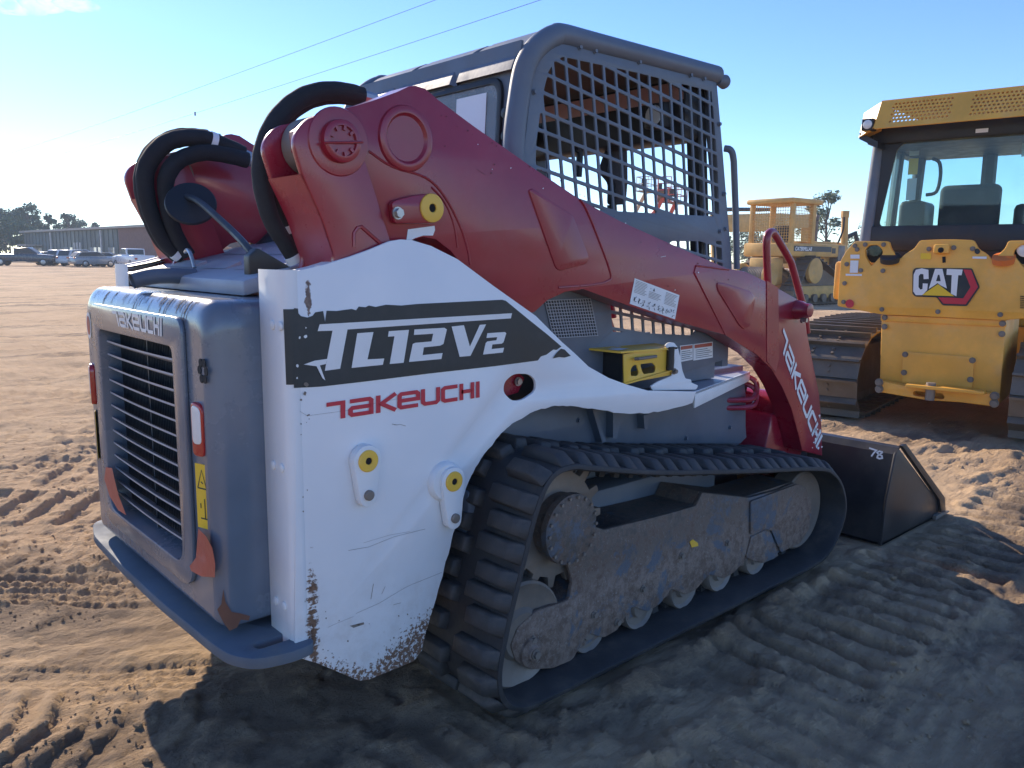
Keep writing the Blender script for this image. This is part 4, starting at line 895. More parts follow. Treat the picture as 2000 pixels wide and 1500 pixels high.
plate_y('sprocket', tooth, -.85, -.82, 'dsteel', TF, holes=[circ(dc[0], dc[1], .10)], bev=.003)
b = B(); b.mm(.05, 1.5, -.66, -.5, .22, .60); b.mm(-.1, .4, -.72, -.5, .45, .75); b.obj('track_mount', 'grey', LD, bev=.02)
b = B(); b.cyl((1.955, -.86, .295), (1.955, -.6, .295), .05); b.cyl((.02, -.86, .245), (.02, -.6, .245), .05); b.obj('axle', 'dsteel', TF)
# mud lying on the frame
vs, fs = [], []
for i in range(40):
    x = .30+i*.03
    for j in range(7):
        y = -.875+j*.032; h = .20 if False else (.455-.012*(x-.3))*1.0; edge = min(j, 6-j)/3
        vs.append((x, y, h-.035+.045*edge+random.uniform(-.012, .012)))
for i in range(39):
    for j in range(6): fs.append((i*7+j, i*7+j+1, (i+1)*7+j+1, (i+1)*7+j))
mesh_obj('caked_mud', vs, fs, 'frame', TF)
mirror_tree(TF, LD, skip=('caked_mud', 'painted_mark', 'rim_bolt', 'bolt'))
# ---- bucket
BK = B(); BY = 1.03
prof = [(2.585, .012), (2.605, .25), (2.675, .50), (2.70, .535), (2.735, .54)]
vs = [(x, y, z) for x, z in prof for y in (-BY, BY)]; vs += [(x+.012, y, z-.004) for x, z in prof for y in (-BY, BY)]; k = len(prof)
fs = [(2*i, 2*i+1, 2*i+3, 2*i+2) for i in range(k-1)]+[(2*k+2*i, 2*k+2*i+2, 2*k+2*i+3, 2*k+2*i+1) for i in range(k-1)]
BK = mesh_obj('bucket', vs+[(2.585, -BY, .012), (3.42, -BY, .012), (3.42, BY, .012), (2.585, BY, .012), (2.585, -BY, .0), (3.42, -BY, .0), (3.42, BY, .0), (2.585, BY, .0)], fs+[tuple(4*k+i for i in f) for f in ((0, 1, 2, 3), (7, 6, 5, 4), (0, 4, 5, 1), (3, 2, 6, 7))], 'bblack', LD, ang=.3)
BK['label'] = 'black bucket with the number 78 chalked on its back'
sp = [(2.58, 0.0), (2.60, .25), (2.67, .50), (2.705, .53), (3.36, .10), (3.40, 0.0)]
for s in (-1, 1):
    plate_y('bucket_side', sp, s*BY, s*(BY-.014), 'bblack', BK, bev=.002)
    st = [(2.715, .545), (2.765, .55), (3.43, .115), (3.47, .02), (3.41, .0), (3.345, .115)]
    plate_y('side_cutter', st, s*(BY+.014), s*(BY-.01), 'bblack', BK, bev=.003)
b = B(); b.prism([(3.30, -BY-.02, -.004), (3.50, -BY-.02, .004), (3.52, -BY-.02, .010), (3.42, -BY-.02, .022), (3.30, -BY-.02, .022)], (0, 2*BY+.04, 0)); b.obj('cutting_edge', 'dsteel', BK)
B().mm(2.50, 2.60, -.55, .55, .10, .46).obj('coupler_plate', 'bblack', BK, bev=.01)
FB = ((2.64, 0, .375), (0, -1, 0), tuple(Vector((.07, 0, .25)).normalized()))
for q in ([(1195, 165), (1237, 180), (1222, 195), (1208, 215)], [(1275, 190), (1255, 185), (1242, 192), (1250, 203), (1270, 212), (1272, 225), (1255, 228), (1242, 222), (1245, 212), (1262, 200), (1275, 190)]):
    uv = onl(zo(q, 1300, 820, 3), FB); vs, fs = strokes([uv], .009); mesh_obj('chalk_number', [p3(v, FB, .006) for v in vs], fs, 'wprint', BK, smooth=False)
#DOZER
# ================================================================== CRAWLER DOZER behind the bucket
DP, DA = Vector((6.02, .02, 0)), R(9)
DF = Vector((math.cos(DA), math.sin(DA), 0)); DLf = Vector((-math.sin(DA), math.cos(DA), 0))
def dl(px, py, xl):                         # photo pixel -> dozer local (y, z) on the cross plane x = xl
    p = atp(px, py, DP+DF*xl, DF)-DP; return (p.dot(DLf), p.z)
def dls(pts, xl): return [dl(a, b, xl) for a, b in pts]
DZ = empty('crawler_dozer', DP, 'yellow crawler dozer with glazed cab standing past the loader bucket, seen from behind', 'bulldozer', rz=DA, local=True)
zd = lambda l: zo(l, 1560, 450, 3.489); zc = lambda l: zo(l, 1560, 150, 4.286)
FD = lambda xl: ((xl, 0, 0), (0, -1, 0), (0, 0, 1))     # u = -y (to the right seen from behind), w = -x towards the viewer
neg = lambda l: [(-a, b) for a, b in l]
# rear housing
half = dls(zd([(930, 590), (540, 572), (240, 515), (262, 205), (300, 140), (360, 74), (420, 72), (590, 75), (600, 120), (640, 175), (665, 195), (700, 160), (760, 125), (800, 68), (930, 62)]), 0)
yc = half[0][0]; half = [(a-yc, b) for a, b in half]
out = half+[(-a, b) for a, b in half[::-1]]
cut = fillet(dls(zd([(428, 130), (455, 103), (510, 98), (545, 130), (548, 160), (470, 245), (430, 175)]), 0), .02, 3); cut = [(a-yc, b) for a, b in cut]
RH = plate('rear_housing', fillet(neg(out), .02, 3), FD(.03), .06, 'yellow', DZ, holes=[neg(cut), cut], bev=.008)
b = B(); zt2 = half[4][1]; zb2 = half[2][1]; b.mm(.06, 1.5, -.98, .98, zb2+.06, zt2-.1); b.obj('fuel_tank', 'yellow', DZ, bev=.03)
for s in (1, -1):
    c = [(a*s, z) for a, z in cut]; B().add([(.07, a, z) for a, z in c], [tuple(range(len(c)))]).obj('lamp_recess', 'dark', RH)
    cy_ = sum(a for a, z in c)/len(c); cz_ = sum(z for a, z in c)/len(c)
    lathe_obj('rear_lamp', (.05, cy_, cz_+.03), (-1, 0, 0), [(0, .07), (.02, .068), (.03, .05), (.034, 0)], 'lens' if s < 0 else 'glass', RH, 24)
    y_ = s*.46; lathe_obj('filler_cap', (.03, y_, zt2-.09), (-.5, 0, 1), [(0, .09), (.05, .09), (.06, .07), (.06, 0)], 'black' if s > 0 else 'orangecord', DZ, 20)
bb = [(360, 105), (375, 130), (430, 97), (555, 97), (305, 230), (400, 272), (290, 360), (283, 487), (543, 537), (923, 553), (1345, 573), (550, 275), (863, 127), (1030, 118), (1158, 125)]
for q in dls(zd(bb), -.002): bolt('bolt', (-.002, q[0]-yc, q[1]), (-1, 0, 0), .016, .016, 'dsteel', RH)
c = dls(zd([(905, 95), (1010, 95), (1010, 158), (905, 158)]), 0); y0, y1, z0, z1 = c[1][0]-yc, c[0][0]-yc, c[2][1], c[0][1]
B().mm(-.07, .0, y0, y1, z0, z1).obj('camera_housing', 'yellow', RH, bev=.015); lathe_obj('camera_lens', (-.071, (y0+y1)/2, z0+.03), (-1, 0, 0), [(0, .025), (.008, .02), (.008, 0)], 'dark', RH, 14)
FDD = ((DP-DF*.003).to_tuple(), (-DLf).to_tuple(), (0, 0, 1))        # world frame of the rear face
def dd(name, pts, mat, off=.004):
    l = [(-.003-off, y-yc, z) for y, z in dls(pts, -.003)]
    return mesh_obj(name, l, [tuple(range(len(l)))], mat, RH, smooth=False)
dd('slot', zd([(952, 180), (975, 178), (976, 218), (954, 222)]), 'dark')
dd('label', zd([(330, 165), (392, 165), (392, 192), (330, 192)]), 'wprint'); dd('label', zd([(330, 205), (385, 205), (380, 288), (325, 288)]), 'wprint'); dd('label', zd([(298, 295), (408, 297), (408, 310), (298, 308)]), 'wprint')
dd('label', zd([(805, 155), (878, 155), (875, 197), (805, 195)]), 'sticker', .002); dd('label', zd([(1157, 178), (1253, 178), (1253, 194), (1157, 192)]), 'wprint')
dd('round_sticker', zd(circ(325, 498, 29, 18)), 'redprint'); dd('round_sticker', zd(circ(1190, 142, 19, 14)), 'ink')
# badge
dd('badge_plate', zd(fillet([(770, 255), (1155, 258), (1208, 385), (1120, 515), (955, 510), (915, 455), (770, 450), (750, 430), (752, 275)], 12)), 'ink', .006)
dd('badge_chevron', zd([(1095, 265), (1148, 268), (1195, 385), (1112, 503), (962, 498), (925, 455), (1030, 458), (1095, 462), (1145, 385)]), 'redprint', .009)
for q in ([(815, 258), (860, 268), (862, 330), (828, 332), (826, 298), (806, 296), (795, 310), (793, 385), (805, 402), (820, 398), (822, 360), (856, 362), (852, 405), (820, 440), (775, 440), (757, 415), (760, 300), (775, 268)],
          [(905, 262), (955, 262), (985, 395), (940, 372), (922, 358), (900, 374), (862, 398)], [(985, 262), (1092, 266), (1085, 305), (1062, 305), (1050, 448), (1012, 430), (1018, 304), (982, 302)]):
    dd('badge_letter', zd(q), 'wprint', .012)
dd('badge_counter', zd([(925, 302), (935, 302), (943, 345), (912, 345)]), 'ink', .014)
dd('badge_triangle', zd([(925, 365), (1035, 447), (815, 440)]), 'sticker', .014)
for i in range(7): dd('vent_slot', zd([(1480, 445+i*13), (1640, 449+i*13), (1640, 455+i*13), (1480, 451+i*13)]), 'dark')
# lower case, access cover, drawbar
lw = [(a-yc, z) for a, z in dls(zd([(540, 575), (1385, 612), (1340, 1180), (525, 1095)]), .05)]
LC = B().add([(.05, a, z) for a, z in lw]+[(.9, a, z) for a, z in lw], [(0, 1, 2, 3), (0, 4, 5, 1), (1, 5, 6, 2), (2, 6, 7, 3), (3, 7, 4, 0)]).obj('lower_case', 'yellow', DZ, bev=.012)
ac = [(-(a-yc), z) for a, z in dls(zd([(688, 822), (1172, 860), (1158, 1078), (682, 1040)]), .05)]
plate('access_cover', fillet(ac, .03, 4), FD(.04), .022, 'yellow', LC, bev=.004)
for q in dls(zd([(565, 592), (563, 655), (1362, 633), (1358, 704), (703, 843), (1158, 883), (695, 966), (1145, 1013)]), .04): bolt('bolt', (.032, q[0]-yc, q[1]), (-1, 0, 0), .02, .02, 'dsteel', LC)
tb = [(a-yc, z) for a, z in dls(zd([(535, 575), (1385, 612), (1385, 655), (535, 615)]), .03)]
B().add([(.03, a, z) for a, z in tb]+[(.06, a, z) for a, z in tb], [(0, 1, 2, 3), (0, 4, 5, 1), (1, 5, 6, 2), (2, 6, 7, 3), (3, 7, 4, 0)]).obj('top_band', 'yellow', LC, bev=.004)
db = [(-(a-yc), z) for a, z in dls(zd([(515, 1010), (720, 1055), (1250, 1100), (1325, 1110), (1325, 1195), (1100, 1165), (860, 1150), (520, 1092)]), -.02)]
hol = [(-(a-yc), z) for a, z in dls(zd([(770, 1088), (960, 1105), (975, 1125), (965, 1142), (780, 1120), (762, 1105)]), -.02)]
DB = plate('drawbar', fillet(db, .02, 3), FD(-.02), .12, 'yellow', DZ, holes=[fillet(hol, .02, 3)], bev=.01)
for q in ([(720, 1055), (1250, 1098)],):
    l = [(a-yc, z) for a, z in dls(zd(q[0] if isinstance(q[0], list) else q), -.08)]
    B().box((-.12, (l[0][0]+l[1][0])/2, (l[0][1]+l[1][1])/2+.005), (.12, abs(l[0][0]-l[1][0]), .03)).obj('hitch_plate', 'yellow', DB, bev=.006)
q = dl(*zd([(875, 1050)])[0], -.12); B().cyl((-.12, q[0]-yc, q[1]-.14), (-.12, q[0]-yc, q[1]+.02), .04).obj('hitch_pin', 'dsteel', DB)
for q in dls(zd([(525, 1033), (525, 1078), (1308, 1125), (1305, 1175)]), -.08): bolt('bolt', (-.08, q[0]-yc, q[1]), (-1, 0, 0), .028, .03, 'dsteel', DB)
# tracks with single-grouser shoes
def dozer_tracks(root, core, pitch, y_in, wdt, mat, hb, link=True):
    P = [(p.x, p.z) for p in spl([(x, 0, z) for x, z in core], 14, True)]; L = [0.]
    for i in range(1, len(P)+1): a_, b_ = P[i-1], P[i % len(P)]; L.append(L[-1]+math.hypot(b_[0]-a_[0], b_[1]-a_[1]))
    n = int(L[-1]/pitch); pt = L[-1]/n
    h = pt*.5; v = []; f = []
    bx = B(); bx.mm(-h*.97, h*.97, 0, wdt, -.02, .0); bx.mm(-h*.95, -h*.95+.022, 0, wdt, .0, hb); bx.mm(h*.55, h*1.12, .02, wdt-.02, -.028, -.021)
    for s_ in (-.06, .06):
        for t_ in (-.02, .035): bx.cyl((t_, wdt/2+s_*1.6, 0), (t_, wdt/2+s_*1.6, .018), .015, n=6)
    me = bpy.data.meshes.new('track_shoe'); me.from_pydata(bx.v, [], bx.f); me.materials.append(M[mat])
    bm = bmesh.new(); bm.from_mesh(me); bmesh.ops.recalc_face_normals(bm, faces=bm.faces); bm.to_mesh(me); bm.free()
    for side in (1, -1):
        bb = B()
        q = [P[i] for i in range(0, len(P), 4)]
        yy = y_in+wdt/2
        bb.prism([(x*.96, side*(yy-.12), .06+(z-.06)*.90) for x, z in q], (0, side*.24, 0)); TR = bb.obj('track_chain', 'shoe' if mat == 'shoe' else mat, root)
        for i in range(n):
            s_ = (i+.3)*pt; k = min(int(np.searchsorted(L, s_, 'right'))-1, len(P)-1); a_, b_ = P[k], P[(k+1) % len(P)]; d = Vector((b_[0]-a_[0], b_[1]-a_[1])).normalized(); t = (s_-L[k])/max(L[k+1]-L[k], 1e-9)
            p = (a_[0]+(b_[0]-a_[0])*t, a_[1]+(b_[1]-a_[1])*t); nx, nz = d.y, -d.x
            o = bpy.data.objects.new('track_shoe', me); COL.objects.link(o); o.parent = TR
            o.matrix_basis = Matrix(((d.x, 0, nx, p[0]), (0, 1, 0, y_in if side > 0 else -y_in-wdt), (d.y, 0, nz, p[1]), (0, 0, 0, 1)))
        yield TR, side
for TR, s in dozer_tracks(DZ, [(.25, .04), (1.2, .04), (2.6, .04), (3.0, .16), (3.18, .42), (3.05, .72), (2.7, .86), (1.5, .90), (.5, .86), (.12, .76), (-.08, .58), (-.12, .36), (-.03, .15)], .19, .63, .76, 'shoe', .05):
    B().mm(.3, 2.9, s*.78, s*1.22, .2, .7).obj('track_frame', 'shoe', DZ, bev=.03)
    lathe_obj('rear_idler', (.32, s*.9, .44), (0, s, 0), [(0, .33), (.22, .33), (.22, .2), (.24, .2), (.24, 0)], 'shoe', DZ, 28)
# cab
cabp = lambda px, py, xl: (lambda q: (xl, q[0]-yc, q[1]))(dl(px, py, xl))
XC = .42
bl_, tl_ = cabp(1690, 462, XC), cabp(1716, 272, XC); yb_, zb_c = abs(bl_[1]), bl_[2]; yt_, zt_c = abs(tl_[1]), tl_[2]
CBZ = B().mm(XC-.02, XC+.10, -yb_, yb_, zb_c-.14, zb_c+.10).obj('cab', 'black', DZ, bev=.01)
for s in (1, -1): B().tube([(XC, s*(yb_+.03), zb_c-.1), (XC+.06, s*(yt_+.03), zt_c+.05)], .058, 14).obj('rear_post', 'grey', CBZ, ang=1.)
fr_ = FD(XC+.03); gl = [(-(s*y), z) for s, y, z in ((1, yb_, zb_c+.02), (-1, yb_, zb_c+.02), (-1, yt_, zt_c+.02), (1, yt_, zt_c+.02))]
inn = dls(zc([(648, 1160), (860, 560), (900, 485), (960, 490)]), XC+.03); inn = [(a-yc, z) for a, z in inn]
hf = [(inn[0][0], inn[0][1]), (inn[1][0]+.06, inn[1][1]), (inn[2][0], inn[2][1])]
hole = [(-hf[0][0], zb_c+.10), (hf[0][0], zb_c+.10), (yt_-.14, zt_c-.1), (yt_-.25, zt_c-.02), (-yt_+.25, zt_c-.02), (-yt_+.14, zt_c-.1)]
plate('rear_window_frame', [(q[0], q[1]) for q in gl], fr_, .03, 'black', CBZ, holes=[fillet(hole, .05, 3)])
plate('rear_window', fillet(hole, .05, 3), fr_, .008, 'glass', CBZ)
xf_ = XC+1.45
for s in (1, -1):
    B().tube([(xf_, s*(yb_-.05), zb_c-.1), (xf_-.05, s*(yt_-.05), zt_c+.05)], .06, 6).obj('front_post', 'black', CBZ)
    B().tube([(XC+.75, s*(yb_-.0), zb_c-.1), (XC+.72, s*(yt_-.0), zt_c+.05)], .05, 6).obj('door_post', 'black', CBZ)
    B().add([(XC+.05, s*yb_, zb_c), (xf_, s*(yb_-.05), zb_c), (xf_-.05, s*(yt_-.05), zt_c), (XC+.08, s*yt_, zt_c)], [(0, 1, 2, 3)]).obj('side_window', 'cglass', CBZ)
    B().mm(XC, xf_, s*(yb_-.06), s*(yb_), zb_c-.3, zb_c+.04).obj('door_panel', 'black', CBZ)
B().tube([(xf_-.02, 0.0, zb_c), (xf_-.06, 0.0, zt_c)], .07, 6).obj('centre_post', 'black', CBZ)
B().add([(xf_, -yb_, zb_c), (xf_, yb_, zb_c), (xf_-.05, yt_, zt_c), (xf_-.05, -yt_, zt_c)], [(0, 1, 2, 3)]).obj('windscreen', 'cglass', CBZ)
B().mm(XC, xf_, -yb_, yb_, zb_c-.35, zb_c-.05).obj('cab_floor', 'black', CBZ)
b = B(); b.mm(XC+.35, XC+.55, -.27, .25, zb_c-.02, zb_c+.5); b.mm(XC+.4, XC+.9, -.27, .25, zb_c-.05, zb_c+.12); b.obj('seat', 'cloth', CBZ, bev=.06, seg=3)
b = B(); b.mm(XC+.3, XC+.8, .36, .60, zb_c-.05, zb_c+.36); b.obj('console', 'black', CBZ, bev=.05, seg=3); B().mm(XC+.3, XC+.8, -.66, -.40, zb_c-.05, zb_c+.30).obj('console', 'black', CBZ, bev=.05)
hb_ = [cabp(1815, 310, XC+.7), cabp(1828, 318, XC+.7), cabp(1830, 345, XC+.7), cabp(1822, 375, XC+.7), cabp(1802, 381, XC+.7)]; B().tube(spl(hb_, 4), .018, 8).obj('grab_handle', 'black', CBZ)
q = cabp(1780, 345, XC+.78)
for i, (dz_, hh, mt_) in enumerate(((.0, .22, 'wprint'), (.26, .16, 'sticker'), (.45, .08, 'wprint'))): B().mm(XC+.66, XC+.665, q[1]-.05, q[1]+.04, q[2]-.25+dz_, q[2]-.25+dz_+hh).obj('notice', mt_, CBZ)
B().mm(XC+.6, XC+.62, -.62, -.38, zt_c-.18, zt_c-.06).obj('cab_mirror', 'lens', CBZ)
# roof with perforated rear visor
r0, r1 = cabp(1672, 250, XC-.15), cabp(1716, 204, XC-.30); yo_ = abs(r0[1]); zr0 = cabp(1834, 238, XC-.3)[2]; zr1 = cabp(1834, 187, XC-.25)[2]
RFZ = B(); RFZ.mm(XC-.05, xf_+.15, -yo_+.05, yo_-.05, zr0-.12, zr0+.04); RFZ = RFZ.obj('roof', 'black', DZ, bev=.02)
fr2 = (Vector((XC-.32, 0, zr0)), Vector((0, -1, 0)), Vector((.12, 0, zr1-zr0)).normalized()); HV = math.hypot(.12, zr1-zr0)
hs = []
for y0, y1 in ((-yo_+.30, -.06), (.06, yo_-.30)):
    nx_ = int((y1-y0)/.034); 
    for i in range(nx_):
        for j in range(6):
            cx0 = y0+(i+.5+(.5 if j % 2 else 0))*.034; hs.append(circ(cx0, .045+j*(HV-.07)/5.2, .0125, 6))
plate('roof_visor', fillet([(-yo_+.18, -.02), (yo_-.18, -.02), (yo_-.20, HV), (-yo_+.20, HV)], .02, 3), fr2, .01, 'yellow', RFZ, holes=hs)
b = B(); b.prism([(XC-.20, -yo_+.2, zr1), (XC-.20, yo_-.2, zr1), (xf_+.1, yo_-.2, zr1+.05), (xf_+.1, -yo_+.2, zr1+.05)], (0, 0, .02)); b.obj('roof_top', 'yellow', RFZ)
for s in (1, -1):
    b = B(); b.prism([(XC-.31, s*(yo_-.18), zr0), (XC-.20, s*(yo_-.20), zr1+.01), (XC-.10, s*(yo_-.02), zr1-.06), (XC-.15, s*(yo_), zr0-.06), (XC-.24, s*(yo_-.04), zr0-.06)], (.5, 0, 0)); b.obj('roof_corner', 'yellow', RFZ)
    B().mm(XC-.3, XC-.18, s*(yo_-.17), s*(yo_-.06), zr0-.02, zr0+.09).obj('roof_lamp', 'black', RFZ, bev=.01); lathe_obj('lamp_glass', (XC-.302, s*(yo_-.115), zr0+.035), (-1, 0, 0), [(0, .042), (.006, .03), (.006, 0)], 'lens', RFZ, 16)
    B().prism([(XC-.22, s*(yo_-.2), zr0-.18), (XC-.2, s*(yo_-.02), zr0-.08), (xf_, s*(yo_-.02), zr0-.06), (xf_, s*(yo_-.2), zr0-.12)], (0, 0, .06)).obj('roof_gutter', 'black', RFZ)
q = cabp(1906, 235, XC-.2); B().mm(XC-.06, XC-.055, q[1]-.05, q[1]+.05, zr0-.09, zr0-.055).obj('label', 'wprint', RFZ)
b = B(); b.mm(1.6, 3.6, -.6, .6, .9, 1.9); b.obj('engine_hood', 'yellow', DZ, bev=.06)
b = B(); b.mm(3.75, 3.9, -1.6, 1.6, .1, 1.25); b.obj('dozer_blade', 'yellow', DZ, bev=.03)
for s in (1, -1): B().tube([(3.8, s*.7, .4), (2.4, s*.62, .5)], .09, 8).obj('push_arm', 'yellow', DZ)

# ================================================================== FAR DOZER with mesh canopy
gp = at(1484, 594, 'z', 0.); FA = R(-4)
FZ = empty('old_crawler_dozer', gp, 'dusty yellow crawler dozer with mesh-screened canopy and a rear winch', 'bulldozer', rz=FA, local=True)
for TR, s in dozer_tracks(FZ, [(.5, .05), (2.6, .05), (3.5, .05), (3.95, .25), (4.0, .55), (3.6, .85), (2.2, 1.45), (1.45, 1.72), (1.0, 1.62), (.75, 1.35), (.5, .9), (.1, .65), (0, .35), (.15, .12)], .26, .75, .62, 'shoe', .07):
    lathe_obj('sprocket', (1.3, s*1.25, 1.25), (0, s, 0), [(0, .46), (.15, .46), (.16, .40), (.17, 0)], 'oldyellow', FZ, 24)
    B().mm(.6, 3.6, s*.9, s*1.3, .25, .7).obj('track_frame', 'oldyellow', FZ, bev=.05)
    for q in range(5): lathe_obj('track_roller', (.8+q*.6, s*1.3, .25), (0, s, 0), [(0, .16), (.1, .16), (.1, 0)], 'shoe', FZ, 14)
b = B(); b.mm(.1, 4.2, -.95, .95, 1.75, 2.25); b.obj('side_body', 'oldyellow', FZ, bev=.08)
b = B(); b.mm(1.9, 4.4, -.6, .6, 1.5, 2.35); b.obj('engine_hood', 'oldyellow', FZ, bev=.08)
B().mm(.5, 3.0, -.96, -.951, 1.95, 2.15).obj('stripe_band', 'ink', FZ)
text_obj('brand_lettering', 'CATERPILLAR', .19, ((.55, -.965, 1.98), (1, 0, 0), (0, 0, 1)), 'wprint', FZ, .3, .006, .95)
B().mm(3.05, 3.3, -.96, -.951, 1.9, 2.1).obj('vent', 'ink', FZ)
B().mm(-.1, .6, -.5, .5, .7, 1.7).obj('rear_case', 'oldyellow', FZ, bev=.05)
W_ = B(); W_.cyl((-.35, -.55, 1.05), (-.35, .55, 1.05), .30, n=24); W_ = W_.obj('winch_drum', 'dsteel', FZ)
for s in (-.62, .55): lathe_obj('winch_flange', (-.35, s, 1.05), (0, 1, 0), [(0, .46), (.07, .46), (.07, 0)], 'oldyellow', W_, 28)
for i in range(14): lathe_obj('cable_turn', (-.35, -.48+i*.07, 1.05), (0, 1, 0), [(0, .30), (.02, .33), (.05, .33), (.07, .30)], 'dsteel', W_, 20)
CN = B().mm(.2, 2.2, -1.0, 1.0, 3.66, 3.85).obj('canopy_roof', 'oldyellow', FZ, bev=.07)
for x, y in ((.45, -.85), (.45, .85), (1.75, -.85), (1.75, .85)): B().box((x, y, 2.95), (.22 if x > 1 else .16, .16, 1.5)).obj('canopy_post', 'oldyellow', CN, bev=.02)
b = B()
for i in range(17):
    y = -.8+i*.1; b.mm(.36, .37, y-.008, y+.008, 2.3, 3.65)
for i in range(14): b.mm(.36, .37, -.85, .85, 2.3+i*.1, 2.316+i*.1)
b.obj('rear_screen', 'oldyellow', CN); b = B()
for i in range(13):
    x = .5+i*.1; b.mm(x, x+.016, -.90, -.89, 2.3, 3.65)
for i in range(14): b.mm(.45, 1.75, -.90, -.89, 2.3+i*.1, 2.316+i*.1)
b.obj('side_screen', 'oldyellow', CN)
B().mm(.9, 1.4, -.3, .3, 2.25, 2.9).obj('seat', 'cloth', FZ, bev=.08)
b = B(); b.cyl((3.0, -.25, 2.3), (3.0, -.25, 3.15), .075); b.cyl((3.0, -.25, 3.15), (3.08, -.25, 3.35), .08); b.obj('exhaust_stack', 'dsteel', FZ)
b = B(); b.tube([(4.35, -.75, 1.2), (4.15, -.75, 3.35)], .13, 10); b.tube([(4.15, -.75, 3.3), (4.15, -.75, 3.55)], .16, 8); b.obj('blade_cylinder', 'oldyellow', FZ); b = B(); b.mm(5.0, 5.2, -2.0, 2.0, .1, 1.5); b.obj('dozer_blade', 'oldyellow', FZ)
B().tube(spl([(4.0, -.8, 3.3), (3.9, -.85, 2.8), (3.6, -.85, 2.3)], 5), .035, 6).obj('hydraulic_hose', 'sleeve', FZ)
B().mm(3.5, 3.95, -.97, -.6, 1.2, 2.2).obj('battery_box', 'dsteel', FZ, bev=.02)
# ================================================================== EXCAVATOR beyond it
e0, e1 = at(1395, 437, 'y', 22.), at(1575, 432, 'y', 24.)
gx = at(1560, 470, 'y', 24.); XE = empty('excavator', (gx.x, gx.y, 0), 'dusty yellow excavator with its boom reaching low behind the old dozer', 'excavator')
def beam(name, a_, b_, h0, h1, wd, mat, root):
    a_, b_ = Vector(a_), Vector(b_); d = (b_-a_); sd = Vector((-d.y, d.x, 0)).normalized()*wd/2; up = Vector((0, 0, 1)); vs = []
    for p, h in ((a_, h0), (a_.lerp(b_, .5), (h0+h1)*.62), (b_, h1)): vs += [p-sd-up*h/2, p+sd-up*h/2, p+sd+up*h/2, p-sd+up*h/2]
    f = [(0, 1, 2, 3), (8, 9, 10, 11)]
    for k in (0, 4):
        for i in range(4): f.append((k+i, k+(i+1) % 4, k+4+(i+1) % 4, k+4+i))
    return mesh_obj(name, vs, f, mat, root, bev=.03)
beam('boom', e0, e1, .9, .8, .6, 'oldyellow', XE)
beam('boom', e1, Vector((e1.x+1.0, e1.y+.5, 1.6)), .9, 1.0, .6, 'oldyellow', XE)
beam('stick', e0, e0+Vector((-1.5, -1.2, -1.9)), .6, .5, .4, 'oldyellow', XE)
B().tube([e0+Vector((.2, 0, .75)), e0.lerp(e1, .55)+Vector((0, 0, .75))], .11, 8).obj('hydraulic_cylinder', 'black', XE)
b = B(); g0 = Vector((e1.x+2.2, e1.y+1.2, 0)); b.box(g0+Vector((0, 0, 1.9)), (4.2, 2.8, 1.5)); b.obj('upper_body', 'oldyellow', XE, bev=.15)
b = B(); b.box(g0+Vector((0, -1.2, .5)), (4, .7, 1.0)); b.obj('track', 'shoe', XE, bev=.3); b = B(); b.box(g0+Vector((0, 1.2, .5)), (4, .7, 1.0)); b.obj('track', 'shoe', XE, bev=.3)
# ================================================================== BOOM LIFTS
def boom_lift(px, py, pxb, pyb, D, mat, label, tilt=0):
    d = ray(px, py); d = d/np.linalg.norm(d[:2]); c = Vector(CAM+d*D); d2 = ray(pxb, pyb); d2 = d2/np.linalg.norm(d2[:2]); e = Vector(CAM+d2*(D+2))
    g = Vector((e.x, e.y, 0)); T = empty('boom_lift', g, label, 'boom lift', 'boom lifts raised behind the cab')
    B().tube([e+Vector((0, 0, -4)), e, c-Vector((0, 0, .4))] if tilt == 0 else [e+Vector((0, 0, -4)), e, e.lerp(c, .55)+Vector((.2, 0, -.3)), c-Vector((0, 0, .4))], .16, 6).obj('boom', mat, T)
    bk_ = B(); r = Matrix.Rotation(.3+tilt, 3, 'Z') @ Matrix.Rotation(tilt, 3, 'Y')
    for z in (-.5, 0, .5):
        q = [c+r @ Vector(v) for v in ((-1.0, -.45, z), (1.0, -.45, z), (1.0, .45, z), (-1.0, .45, z))]
        for i in range(4): bk_.tube([q[i], q[(i+1) % 4]], .035, 5)
    for x in (-1, -.33, .33, 1):
        for y in (-.45, .45): bk_.tube([c+r @ Vector((x, y, -.5)), c+r @ Vector((x, y, .5))], .03, 5)
    bk_.obj('basket', mat, T); b = B(); b.box(c-Vector((0, 0, .52)), (2.0, .9, .08), r); b.obj('basket_floor', 'shoe', T); b = B(); b.box(c+r @ Vector((.1, .3, .2)), (.4, .25, .5), r); b.obj('control_box', 'black', T)
    b = B(); b.box(g+Vector((0, 0, .9)), (2.6, 2.0, 1.0)); b.obj('turntable', mat, T, bev=.1)
    for x in (-1, 1):
        for y in (-.9, .9): b = B(); b.cyl(g+Vector((x, y-.18, .45)), g+Vector((x, y+.18, .45)), .45); b.obj('wheel', 'rubber', T)
boom_lift(1264, 361, 1232, 432, 62, 'lifttan', 'boom lift with a tan boom and grey basket')
boom_lift(1298, 370, 1262, 432, 60, 'liftred', 'boom lift with a red cranked boom and tilted basket', .35)
boom_lift(1321, 382, 1303, 432, 58, 'liftred', 'boom lift with a straight red boom and level basket')
